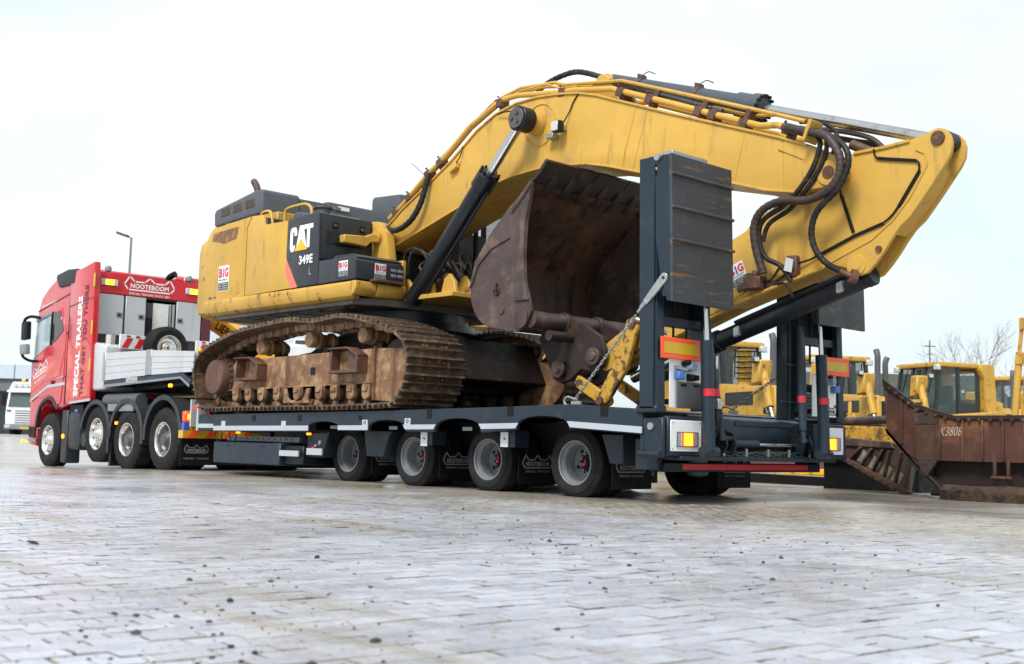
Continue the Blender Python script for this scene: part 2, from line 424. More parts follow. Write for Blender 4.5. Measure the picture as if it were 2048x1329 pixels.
PAVE_ROT = math.radians(-5.0)
def ground_mat(sheet):
    m, N, L, B = new_mat('wet_dirty_paving')
    big = pos_noise(N, L, .23, 5, .6)
    mid = pos_noise(N, L, 1.1, 7, .65, off=(4, 2, 0))
    fine = pos_noise(N, L, 38, 6, .7)
    grey = mixc(N, L, ramp(N, L, fine, .3, .7), (.395, .41, .475), (.575, .595, .675))
    brown = mixc(N, L, ramp(N, L, fine, .3, .72), (.27, .235, .195), (.44, .395, .335))
    g = N.new('ShaderNodeNewGeometry'); sp = N.new('ShaderNodeSeparateXYZ'); L.new(g.outputs['Position'], sp.inputs[0])
    # mud carried out along the lane where the trucks stand
    mr = N.new('ShaderNodeMapRange'); mr.inputs[1].default_value = -5.2; mr.inputs[2].default_value = -.8; mr.inputs[3].default_value = -.30; mr.inputs[4].default_value = .22
    L.new(sp.outputs[1], mr.inputs[0])
    ad = N.new('ShaderNodeMath'); ad.operation = 'ADD'; L.new(mr.outputs[0], ad.inputs[0]); L.new(mid, ad.inputs[1])
    f = ramp(N, L, ad.outputs[0], .42, .72)
    c = mixc(N, L, f, grey, brown)
    spots = ramp(N, L, pos_noise(N, L, 3.2, 9, .72, off=(1, 8, 0)), .60, .70)
    c = mixc(N, L, spots, c, (.55, .51, .45))
    # tyre smears dragged along the lane
    sm = ramp(N, L, pos_noise(N, L, 1.0, 6, .6, sc=(.28, 1.9, 1), off=(2, 5, 0)), .54, .70)
    c = mixc(N, L, sm, c, brown)
    # far paving: joints as thin dark lines
    mpn = N.new('ShaderNodeMapping'); mpn.inputs['Rotation'].default_value = (0, 0, PI / 2 - PAVE_ROT)
    L.new(g.outputs['Position'], mpn.inputs[0])
    bt = N.new('ShaderNodeTexBrick'); bt.inputs['Scale'].default_value = 1; bt.inputs['Brick Width'].default_value = .150; bt.inputs['Row Height'].default_value = .092
    bt.inputs['Mortar Size'].default_value = .006; bt.inputs['Mortar Smooth'].default_value = .3
    L.new(mpn.outputs[0], bt.inputs[0])
    jm = N.new('ShaderNodeMath'); jm.operation = 'MULTIPLY'; L.new(bt.outputs['Fac'], jm.inputs[0])
    L.new(ramp(N, L, pos_noise(N, L, 2.2, 6, .7), .42, .6), jm.inputs[1])
    c2 = mixc(N, L, jm.outputs[0], c, (.055, .047, .04))
    at = N.new('ShaderNodeAttribute'); at.attribute_name = 'sheet'
    if sheet: c = mixc(N, L, at.outputs['Fac'], mixc(N, L, ramp(N, L, pos_noise(N, L, 5, 6, .7), .48, .62), (.045, .038, .033), (.20, .17, .14)), c2)
    if not sheet:
        ta = N.new('ShaderNodeAttribute'); ta.attribute_name = 'tone'; oi = N.new('ShaderNodeObjectInfo')
        a1 = N.new('ShaderNodeMath'); a1.operation = 'ADD'; L.new(ta.outputs['Fac'], a1.inputs[0]); L.new(oi.outputs['Random'], a1.inputs[1])
        a2 = N.new('ShaderNodeMath'); a2.operation = 'FRACT'; L.new(a1.outputs[0], a2.inputs[0])
        tv = ramp(N, L, a2.outputs[0], 0, 1, (.80, .80, .81, 1), (1.12, 1.11, 1.10, 1))
        mm_ = N.new('ShaderNodeMix'); mm_.data_type = 'RGBA'; mm_.blend_type = 'MULTIPLY'; mm_.inputs[0].default_value = 1
        L.new(c, mm_.inputs[6]); L.new(tv, mm_.inputs[7]); c = mm_.outputs[2]
    L.new(c, B.inputs['Base Color'])
    wet = pos_noise(N, L, .55, 6, .62, off=(7, 3, 0))
    rr = ramp(N, L, wet, .36, .66, (.10, .10, .10, 1), (.42, .42, .42, 1))
    L.new(rr, B.inputs['Roughness'])
    B.inputs['Specular IOR Level'].default_value = .9
    bp = N.new('ShaderNodeBump'); bp.inputs['Strength'].default_value = .55; bp.inputs['Distance'].default_value = .006
    hs = N.new('ShaderNodeMath'); hs.operation = 'ADD'; L.new(fine, hs.inputs[0]); L.new(pos_noise(N, L, 9, 5, .6), hs.inputs[1])
    L.new(hs.outputs[0], bp.inputs['Height']); L.new(bp.outputs[0], B.inputs['Normal'])
    return m
MAT['ground'] = ground_mat(True)
MAT['paver'] = ground_mat(False)
MAT['joint'] = mat('sandy_joint', (.055, .046, .04), .7, var=.3, dirt=((.38, .35, .32), .37, .50, 5), bump=.5, bscale=60, spec=.2)

CX, CY = 12.617, -8.933
def in_pave(x, y, R=11.5):
    dx, dy = x - CX, y - CY
    d = math.hypot(dx, dy)
    if d > R or d < 1.1: return None
    a = math.degrees(math.atan2(dx * rt.x + dy * rt.y, dx * -math.sin(yaw) + dy * math.cos(yaw)))
    return d if abs(a) < 33 else None

def build_ground():
    # one sheet out to the horizon; finer near the camera, lowered by the joint depth under the loose pavers
    ax = sorted(set([-1400, -700, -380, -220, -140, -95] + [-70 + 3.5 * i for i in range(16)] + [-14 + .55 * i for i in range(56)] + [17, 20, 26, 36, 60, 120, 300, 700, 1400]))
    ay = sorted(set([-1400, -600, -250, -120, -60, -35, -22, -16] + [-13 + .55 * i for i in range(50)] + [15, 18, 22, 28, 36, 46, 60, 80, 110, 160, 260, 500, 900, 1500]))
    vs = []; fs = []; att = []
    for y in ay:
        for x in ax:
            d = in_pave(x, y, 12.6)
            vs.append((x, y, gz(x, y) - (.0055 if in_pave(x, y, 11.0) is not None or math.hypot(x - CX, y - CY) < 2.2 else 0.)))
            att.append(0. if in_pave(x, y, 11.0) is not None else 1.)
    nx = len(ax)
    for j in range(len(ay) - 1):
        for i in range(nx - 1):
            fs.append((j * nx + i, j * nx + i + 1, (j + 1) * nx + i + 1, (j + 1) * nx + i))
    me = bpy.data.meshes.new('paved_yard'); me.from_pydata(vs, [], fs)
    a = me.attributes.new('sheet', 'FLOAT', 'POINT'); a.data.foreach_set('value', att)
    me.polygons.foreach_set('use_smooth', [True] * len(fs))
    g = link('paved_yard', me, 'ground'); g['kind'] = 'structure'; g['label'] = 'wet grey-brown paved yard with muddy patches'
    ORG[g.name] = (0, 0, 0)
    # pavers: stretcher bond, rows run roughly across the trailer
    Lb, Wb = .150, .092
    ca, sa = math.cos(PI / 2 + PAVE_ROT), math.sin(PI / 2 + PAVE_ROT)
    cand = []
    for j in range(-165, 166):
        for i in range(-105, 106):
            u = (i + (.5 if j % 2 else 0)) * Lb; w = j * Wb
            x = CX - 5.5 + u * ca - w * sa; y = CY + 5 + u * sa + w * ca
            d = in_pave(x, y)
            if d is None: continue
            cand.append((d, x, y))
    cand.sort()
    def brick(me_b, x, y, jit):
        pass
    hl, hw, ch = Lb / 2 - .0022, Wb / 2 - .0022, .0010
    base = []
    for z, q in ((-.03, 0), (-ch, 0), (0, ch)):
        base += [(-hl + q, -hw + q, z), (hl - q, -hw + q, z), (hl - q, hw - q, z), (-hl + q, hw - q, z)]
    bf = [(8, 9, 10, 11)] + [(4 * k + i, 4 * k + (i + 1) % 4, 4 * k + 4 + (i + 1) % 4, 4 * k + 4 + i) for k in (0, 1) for i in range(4)]
    shared = bpy.data.meshes.new('paver'); shared.from_pydata(base, [], bf); shared.materials.append(MAT['paver']); shared.materials.append(MAT['joint']); shared.polygons.foreach_set('material_index', [0] + [1] * 8)
    allv = []; allf = []
    ang0 = PI / 2 + PAVE_ROT
    for k, (d, x, y) in enumerate(cand):
        jx, jy = rnd.gauss(0, .004), rnd.gauss(0, .004)
        dz = rnd.gauss(0, .0011); rz = rnd.gauss(0, .012); tx, ty = rnd.gauss(0, .006), rnd.gauss(0, .008)
        mtx = Matrix.Translation((x + jx, y + jy, dz)) @ Matrix.Rotation(ang0 + rz, 4, 'Z') @ Matrix.Rotation(tx, 4, 'X') @ Matrix.Rotation(ty, 4, 'Y')
        if k < 300:
            o = bpy.data.objects.new('paver', shared); COL.objects.link(o); o.parent = g; o.matrix_local = mtx
        else:
            n0 = len(allv)
            allv += [tuple(mtx @ V(b)) for b in base]; allf += [tuple(q + n0 for q in f) for f in bf]
    mm = bpy.data.meshes.new('pavers'); mm.from_pydata(allv, [], allf)
    ta = mm.attributes.new('tone', 'FLOAT', 'FACE'); ta.data.foreach_set('value', np.repeat([rnd.random() for _ in range(len(allf) // 9)], 9))
    o = link('pavers', mm, 'paver', g); o['kind'] = 'stuff'
    mm.materials.append(MAT['joint']); mm.polygons.foreach_set('material_index', ([0] + [1] * 8) * (len(allf) // 9))
    # crumbs of dirt and small stones
    ico = bmesh.new(); bmesh.ops.create_icosphere(ico, subdivisions=1, radius=1.)
    iv = [v.co.copy() for v in ico.verts]; iff = [tuple(v.index for v in f.verts) for f in ico.faces]; ico.free()
    bs = [MB(), MB()]
    for k in range(1200):
        d = 1.7 + 16 * rnd.random() ** 1.3; a = math.radians(rnd.uniform(-27, 27))
        if rnd.random() < .62:
            cl = rnd.choice([(2.9, -18), (3.3, -14), (3.0, -9), (4.5, -12), (6.3, 3), (5, 9), (8, -2), (7, 14), (9, 4)]); d = cl[0] + rnd.gauss(0, .45); a = math.radians(cl[1] + rnd.gauss(0, 4.5))
        x = CX + d * (-math.sin(yaw) * math.cos(a) + math.cos(yaw) * math.sin(a)); y = CY + d * (math.cos(yaw) * math.cos(a) + math.sin(yaw) * math.sin(a))
        if d < 1.7: continue
        r = min(.017, .0016 + .0024 * rnd.expovariate(1.1)); 
        e = (rnd.uniform(.8, 1.5), rnd.uniform(.7, 1.3), rnd.uniform(.45, .9)); th = rnd.random() * 6.28
        vs = []
        for v in iv:
            q = V((v.x * e[0], v.y * e[1], v.z * e[2])) * r * rnd.uniform(.75, 1.25)
            vs.append((x + q.x * math.cos(th) - q.y * math.sin(th), y + q.x * math.sin(th) + q.y * math.cos(th), gz(x, y) + r * .3 + q.z))
        bs[0 if rnd.random() < .8 else 1].add(vs, iff)
    tag(bs[0].build('dirt_crumbs', 'clod'), 'dark dirt crumbs and grit scattered over the paving', 'grit', kind='stuff')
    tag(bs[1].build('small_stones', 'stone'), 'small pale stones scattered over the paving', 'gravel', kind='stuff')
    for nm, lb, px, ct, mt, e in (
        ('dirt_clod', 'largest dark dirt clod lying on the paving in the foreground', (10.84, -6.87), 'clod', 'clod', (.021, .017, .012)),
        ('plastic_scrap', 'small flat green plastic scrap on the paving', (11.24, -6.51), 'scrap', 'teal', (.026, .018, .0022)),
        ('twig', 'thin dark twig lying on the paving at far left of the yard', (6.9, -6.7), 'twig', 'clod', (.085, .009, .008))):
        b = MB()
        b.add([(px[0] + v.x * e[0] * rnd.uniform(.8, 1.2), px[1] + v.y * e[1] * rnd.uniform(.8, 1.2), .004 + e[2] * .6 + v.z * e[2]) for v in iv], iff)
        tag(b.build(nm, mt), lb, ct)
CLOD_ = 0
build_ground()

# ------------------------------------------------------------------ wheels (shared meshes)
def flat_bottom(me, zmin):
    for v in me.vertices:
        if v.co.z < zmin: v.co.z = zmin
def tyre_mesh(R_, ri, w, lug=False, zmin=None, n=96):
    """tyre from y=0 (outer face) to y=w"""
    p = [(ri, .02), (ri + .012, .004), (ri + (R_ - ri) * .35, -.012), (ri + (R_ - ri) * .62, -.010), (ri + (R_ - ri) * .64, -.007), (R_ - .05, 0), (R_ - .02, .012), (R_ - .004, .03)]
    k0 = len(p)
    g = [.03 + (w - .06) * t for t in (0, .22, .225, .25, .255, .48, .485, .515, .52, .745, .75, .775, .78, 1)]
    dep = [0, 0, .012, .012, 0, 0, .012, .012, 0, 0, .012, .012, 0, 0]
    p += [(R_ - d, y) for y, d in zip(g, dep)]
    p += [(R_ - .02, w - .012), (R_ - .05, w), (ri + .02, w - .004), (ri, w - .02)]
    b = MB()
    def mod(j, i):
        if lug and k0 - 2 <= j <= k0 + 14: return 1. if (i // 2) % 2 else (1 - .018 / R_)
        return 1.
    b.lathe(p, n=n, mod=mod, closed=True)
    me = b.mesh('tyre', 0, 32)
    if zmin: flat_bottom(me, zmin)
    return me
T_R = .372
tr_tyre = tyre_mesh(T_R, .228, .235, zmin=-.353)
b = MB(); b.lathe([(.222, .03), (.238, .018), (.238, .0), (.229, -.004), (.220, .002), (.216, .03), (.206, .04), (.202, .052), (.193, .062), (.190, .10), (.186, .200), (.172, .218), (.125, .205), (.118, .212), (.094, .208), (.09, .26)], n=48, caps=False)
tr_rim = b.mesh('rim', 0, 30)
b = MB()
for k in range(5):
    a = 2 * PI * (k + .35) / 5
    b.cyl((.145 * math.cos(a), .202, .145 * math.sin(a)), (.145 * math.cos(a), .23, .145 * math.sin(a)), .021, n=14)
tr_holes = b.mesh('hand_hole', 0)
b = MB(); b.cyl((0, .185, 0), (0, .27, 0), .075, .088, 24); b.cyl((0, .165, 0), (0, .19, 0), .045, n=20)
for k in range(10):
    a = 2 * PI * k / 10; b.cyl((.106 * math.cos(a), .195, .106 * math.sin(a)), (.106 * math.cos(a), .22, .103 * math.sin(a)), .011, n=8)
tr_hub = b.mesh('hub', .003)
b = MB(); b.obox((-.012, .158, .0), (1, 0, .3), (0, 1, 0), (-.3, 0, 1), .03, .004, .006); b.cyl((.022, .150, -.004), (.022, .165, -.004), .018, n=12)
tr_ind = b.mesh('wheel_indicator', 0)

# ------------------------------------------------------------------ low loader trailer
TY0, TY1 = -.42, 2.80          # deck edges
TC = 1.19
trl = thing('low_loader_trailer', 'dark blue-grey four-axle low loader trailer carrying the excavator, ramps folded upright', 'trailer', (1.2, TC, 0))
top = [(-2.80, .86), (1.43, .90), (3.25, .925), (4.47, .95), (5.36, .89)]
def side_beam(y0, y1):
    out = list(top)
    low = [(5.36, .655), (4.42, .705)]
    arcs = [(4.06, .83, 4.40, 3.62), (2.70, .805, 3.06, 2.27), (1.36, .785, 1.74, .99), (.05, .76, .39, -.32)]
    for cx_, zt, xr, xl in arcs:
        zr = .70 if xr > 4 else .665
        for t in range(0, 11):
            a = PI * t / 10
            x = (xr + xl) / 2 + (xr - xl) / 2 * math.cos(a) * (1 if True else 0)
            z = zr - .015 + (zt - zr + .015) * math.sin(a) ** .62
            low.append((x, z))
    low += [(-.34, .625), (-2.78, .61)]
    return MB().prism(out + low, y0, y1)
side_beam(TY0, TY0 + .05).build('side_beam', 'trailer', trl, .006)
side_beam(TY1 - .05, TY1).build('side_beam', 'trailer', trl, .006)
b = MB(); b.prism([(-2.79, .855), (1.43, .895), (3.25, .92), (4.46, .945), (5.34, .885), (5.34, .80), (4.4, .84), (-2.79, .79)], TY0 + .051, TY1 - .051); b.build('deck_plate', 'trailer_dark', trl)
# stake pockets cut as dark slots, with a lip
for x0, x1, z0, z1 in ((-1.70, -1.62, .76, .84), (-.56, -.48, .765, .85), (.8, .87, .78, .835), (2.13, 2.21, .80, .905), (3.48, 3.57, .83, .93), (4.82, 4.92, .825, .93)):
    MB().box(x0, x1, TY0 - .004, TY0 + .02, z0, z1).build('stake_pocket', 'black', trl)
# reflective strips under the beam
for x0, x1, za, zb, h in ((-2.76, -.30, .612, .630, .065), (.37, 1.0, .643, .648, .058), (1.69, 2.30, .662, .668, .055), (3.03, 3.66, .676, .688, .058), (4.37, 5.36, .706, .656, .062)):
    s0 = .045 if x0 > 1 else 0
    s1 = .045 if 1 < x1 < 5 else 0
    MB().prism([(x0 + s0, za + .012), (x1 - s1, zb + .012), (x1, zb + h + .012), (x0, za + h + .012)], TY0 - .010, TY0 - .001).build('reflective_strip', 'reflect', trl)
for i, (x0, z0) in enumerate(((-2.54, .685), (-.95, .69), (.88, .71), (1.72, .73))):
    lp = MB().box(x0, x0 + .11, TY0 - .006, TY0 - .001, z0, z0 + .075).build('label_plate', 'alu_sheet', trl)
    if i > 1:
        MB().lathe([(.022, 0), (.022, -.003), (.014, -.003), (.014, 0)], (x0 + .055, TY0 - .006, z0 + .04), n=20, closed=True).build('lashing_symbol', 'black', lp)
# chassis under the deck
for y_ in (.55, 1.63): MB().box(-2.7, 5.2, y_, y_ + .2, .42, .79).build('chassis_rail', 'trailer_dark', trl, .01)
for x in (-2.2, -1.1, .0, 1.36, 2.72, 4.08, 4.9):
    MB().box(x - .05, x + .05, .2, 2.18, .66, .785).build('cross_member', 'trailer_dark', trl)
for i in range(4):
    x = 1.36 * i
    MB().cyl((x, .3, .355), (x, 2.08, .355), .065, n=16).box(x - .45, x + .05, .60, .70, .36, .52).box(x - .45, x + .05, 1.68, 1.78, .36, .52).build('axle', 'black', trl)
    for yb in (.72, 1.66):
        MB().lathe([(.05, .22), (.11, .24), (.12, .27), (.105, .29), (.12, .32), (.12, .36), (.105, .38), (.11, .42), (.06, .45)], (x + .33, yb, 0), 'Z', 20).build('air_spring', 'grey_letter', trl)
    for near in (True, False):
        yo = .0 if near else 2.38
        sgn = 1 if near else -1
        w = place('wheel', tr_tyre, 'rubber', trl, (x, yo, .355))
        if not near: w.rotation_euler = (0, 0, PI)
        for me_, mt, nm in ((tr_rim, 'rim_grey', 'rim'), (tr_holes, 'black', 'hand_hole'), (tr_hub, 'black', 'hub'), (tr_ind, 'redlogo', 'wheel_indicator')):
            if nm == 'wheel_indicator' and i == 0: continue
            c = link(nm, me_, mt, w)
            if nm == 'hand_hole': c['kind'] = 'stuff'
            c.rotation_euler = (0, 0.37 * i + (.9 if near else 0), 0)
        wi = place('wheel', tr_tyre, 'rubber', trl, (x, yo + sgn * .50, .355))
        wi.rotation_euler = (0, 0, PI if near else 0)
# wedge shaped guards between wheels, marker boxes
MB().prism([(.50, .66), (1.06, .66), (.92, .335), (.57, .335)], -.12, .18).build('wheel_guard', 'trailer', trl, .01)
MB().prism([(4.56, .66), (4.86, .66), (4.86, .36), (4.68, .36)], -.12, .18).build('wheel_guard', 'trailer', trl, .01)
for x_, z_ in ((1.95, .66), (3.35, .68)): MB().box(x_, x_ + .09, -.26, -.05, .50, z_).build('marker_bracket', 'trailer', trl)
for x, z in ((1.84, .485), (3.22, .50)):
    lp = MB().box(x, x + .12, -.275, -.262, z, z + .165).build('marker_plate', 'white', trl, .003)
    MB().obox((x + .07, -.277, z + .09), (1, 0, -.5), (0, 1, 0), (.5, 0, 1), .018, .002, .008).build('bird_mark', 'greyplastic', lp)
for x in (.12, 1.36, 2.72):
    MB().box(x - .1 + .0, x + .06, -.30, -.295, .672, .712).build('inner_label', 'rim_grey', trl)
# mud flaps behind each wheel
for i, x in enumerate((.52, 1.86, 3.22, 4.60)):
    f = MB().box(x, x + .012, .0, .62, .10, .42).build('mud_flap', 'black', trl, .004)
    g = MB().box(x, x + .012, 1.76, 2.38, .10, .42).build('mud_flap', 'black', trl, .004)
    for ff, yy in ((f, .29), (g, 2.07)):
        crown_logo(back(x + .014, yy, .33), .47, 'grey_letter', ff, 'SPECIAL TRAILERS')
# tool box and controls under the front of the deck
tb = MB().box(-2.85, -1.06, -.36, .2, .165, .465).build('tool_box', 'trailer', trl, .012)
for x in (-2.45, -1.5): MB().box(x - .05, x + .05, -.364, -.358, .41, .425).build('latch', 'black', tb)
MB().box(-1.04, -.58, -.30, .2, .19, .44).build('valve_box', 'trailer_dark', trl, .01)
MB().box(-1.06, -.60, -.372, -.350, .30, .375).build('reflector_plate', 'reflect', trl)
MB().box(-.45, -.10, -.34, -.32, .33, .415).build('reflector_plate', 'reflect', trl)
MB().prism([(-.48, .62), (.0, .62), (-.12, .30), (-.48, .30)], -.31, -.1).build('control_panel', 'trailer_dark', trl, .01)
MB().cyl((-.18, -.325, .49), (-.18, -.312, .49), .028, n=16).build('gauge', 'rim_grey', trl)
MB().cyl((-.32, -.335, .42), (-.32, -.31, .42), .02, n=12).build('control_knob', 'redlogo', trl)
MB().cyl((-.26, -.335, .45), (-.26, -.31, .45), .016, n=12).build('control_knob', 'alu', trl)
MB().box(-2.9, -.98, -.11, -.06, .485, .55).build('frame_strip', 'rim_grey', trl)
b = MB()
for k in range(12): b.cyl((-2.8 + k * .15, -.115, .52), (-2.8 + k * .15, -.108, .52), .012, n=8)
b.build('bolt_row', 'black', trl)
for x, z in ((-2.2, .585), (-.40, .585)):
    MB().box(x - .04, x + .04, -.36, -.33, z, z + .03).build('side_marker_lamp', 'lamp_amber', trl, .004)
for x in (-2.75, -2.35):
    MB().tube([(x + .10 * math.cos(t), -.34, .60 + .13 * math.sin(t)) for t in [PI + PI * k / 10 for k in range(11)]], .008, 6).build('hanging_cable', 'black', trl)
# lowered front ramp plate / gooseneck
MB().prism([(-7.5, 1.44), (-4.66, 1.53), (-4.33, 1.39), (-3.3, .90), (-2.79, .855), (-2.79, .55), (-3.45, .62), (-4.45, 1.28), (-4.75, 1.40), (-7.5, 1.30)], .55, 1.83).build('gooseneck', 'trailer', trl, .01)
MB().prism([(-7.52, 1.46), (-4.64, 1.55), (-4.33, 1.41), (-4.36, 1.31), (-4.67, 1.45), (-7.51, 1.38)], .0, 2.40).build('neck_platform', 'trailer', trl, .006)
MB().prism([(-7.52, 1.40), (-4.655, 1.48), (-4.345, 1.345), (-4.36, 1.30), (-4.67, 1.445), (-7.51, 1.35)], -.008, -.002).build('neck_edge_strip', 'rim_grey', trl)
np_ = MB().box(-6.60, -6.18, -.012, -.003, 1.415, 1.505).build('name_plate', 'alu_sheet', trl)
crown_logo(side(-6.39, -.013, 1.455), .38, 'grey_letter', np_)
MB().cyl((-5.0, -.02, 1.34), (-5.0, .03, 1.34), .03, n=12).build('side_marker_lamp', 'lamp_amber', trl)
# aluminium drop-side boards on the neck
for x0, x1, z0a, z0b, za, zb in ((-7.50, -5.93, 1.475, 1.525, 1.97, 1.95), (-5.72, -4.28, 1.53, 1.545, 1.945, 1.87)):
    bd = MB().prism([(x0, z0a), (x1, z0b), (x1, zb), (x0, za)], .01, .04).build('side_board', 'alu_sheet', trl, .004)
    for k in range(1, 4):
        MB().prism([(x0, z0a + (za - z0a) * k / 4), (x1, z0b + (zb - z0b) * k / 4), (x1, z0b + (zb - z0b) * k / 4 + .012), (x0, z0a + (za - z0a) * k / 4 + .012)], .004, .012).build('board_rib', 'alu_sheet', bd)
MB().box(-5.93, -5.72, .0, .05, 1.53, 1.96).build('board_post', 'steel', trl, .004)
MB().box(-7.60, -7.50, .0, .06, 1.47, 1.97).build('board_post', 'steel', trl, .004)
MB().box(-7.58, -4.30, .05, 2.36, 1.56, 1.57).build('neck_floor', 'wood', trl)
# front board on the low bed by the coupling
fb = MB().box(-3.40, -3.36, -.36, -.2, .62, 1.08).build('front_post', 'alu_sheet', trl)
MB().box(-3.42, -2.85, -.34, 2.72, .62, .86).build('front_cross_beam', 'trailer', trl, .01)
MB().box(-3.40, -2.9, -.352, -.342, .66, .72).build('reflector_plate', 'reflect', trl)

# ---- rear end: cross beam, bumper, lamp boxes, ramp towers
MB().prism([(5.2, .885), (5.36, .87), (5.46, .83), (5.46, .60), (5.36, .52), (5.2, .52)], .25, 2.13).build('rear_cross_beam', 'trailer', trl, .012)
MB().box(5.465, 5.475, .9, 1.9, .78, .82).build('beam_lip', 'trailer', trl)
MB().box(5.30, 5.62, -.16, 2.55, .42, .46).build('rear_sill', 'trailer', trl, .006)
bp_ = MB().box(5.36, 5.42, -.16, 2.55, .305, .395).build('bumper_bar', 'trailer_dark', trl, .006)
MB().box(5.421, 5.425, .11, 2.29, .328, .382).build('red_reflective_band', 'red_tape', bp_)
for y_ in (-.22, 2.53): MB().box(5.1, 5.38, y_, y_ + .08, .32, .62).build('bumper_bracket', 'trailer', trl, .008)
# wiring tray
tr_ = MB().box(5.5, 5.6, .45, 2.2, .462, .468).build('cable_tray', 'trailer_dark', trl)
for k in range(5): MB().box(5.57, 5.585, .55 + k * .38, .575 + k * .38, .468, .545).build('tray_clip', 'steel', tr_)
for k in range(4):
    pts = [(5.55 + .015 * math.sin(k + j), .48 + j * .14, .49 + .022 * math.sin(j * 1.7 + k * 2)) for j in range(12)]
    MB().tube(cr(pts, 3), .009, 6).build('cable', 'cable', tr_)
# horizontal ramp-shift cylinder
hc = MB().cyl((5.52, .72, .595), (5.52, 1.2, .595), .042, n=18).build('shift_cylinder', 'trailer', trl)
MB().cyl((5.52, 1.2, .59), (5.52, 1.95, .59), .022, n=14).build('rod', 'chrome', hc)
for y in (.62, 1.98):
    MB().prism([(5.42, .74), (5.60, .70), (5.64, .58), (5.6, .50), (5.42, .48)], y - .09, y - .06).prism([(5.42, .74), (5.60, .70), (5.64, .58), (5.6, .50), (5.42, .48)], y + .06, y + .09).cyl((5.58, y - .11, .64), (5.58, y + .11, .64), .03, n=12).build('pivot_bracket', 'trailer_dark', trl, .004)

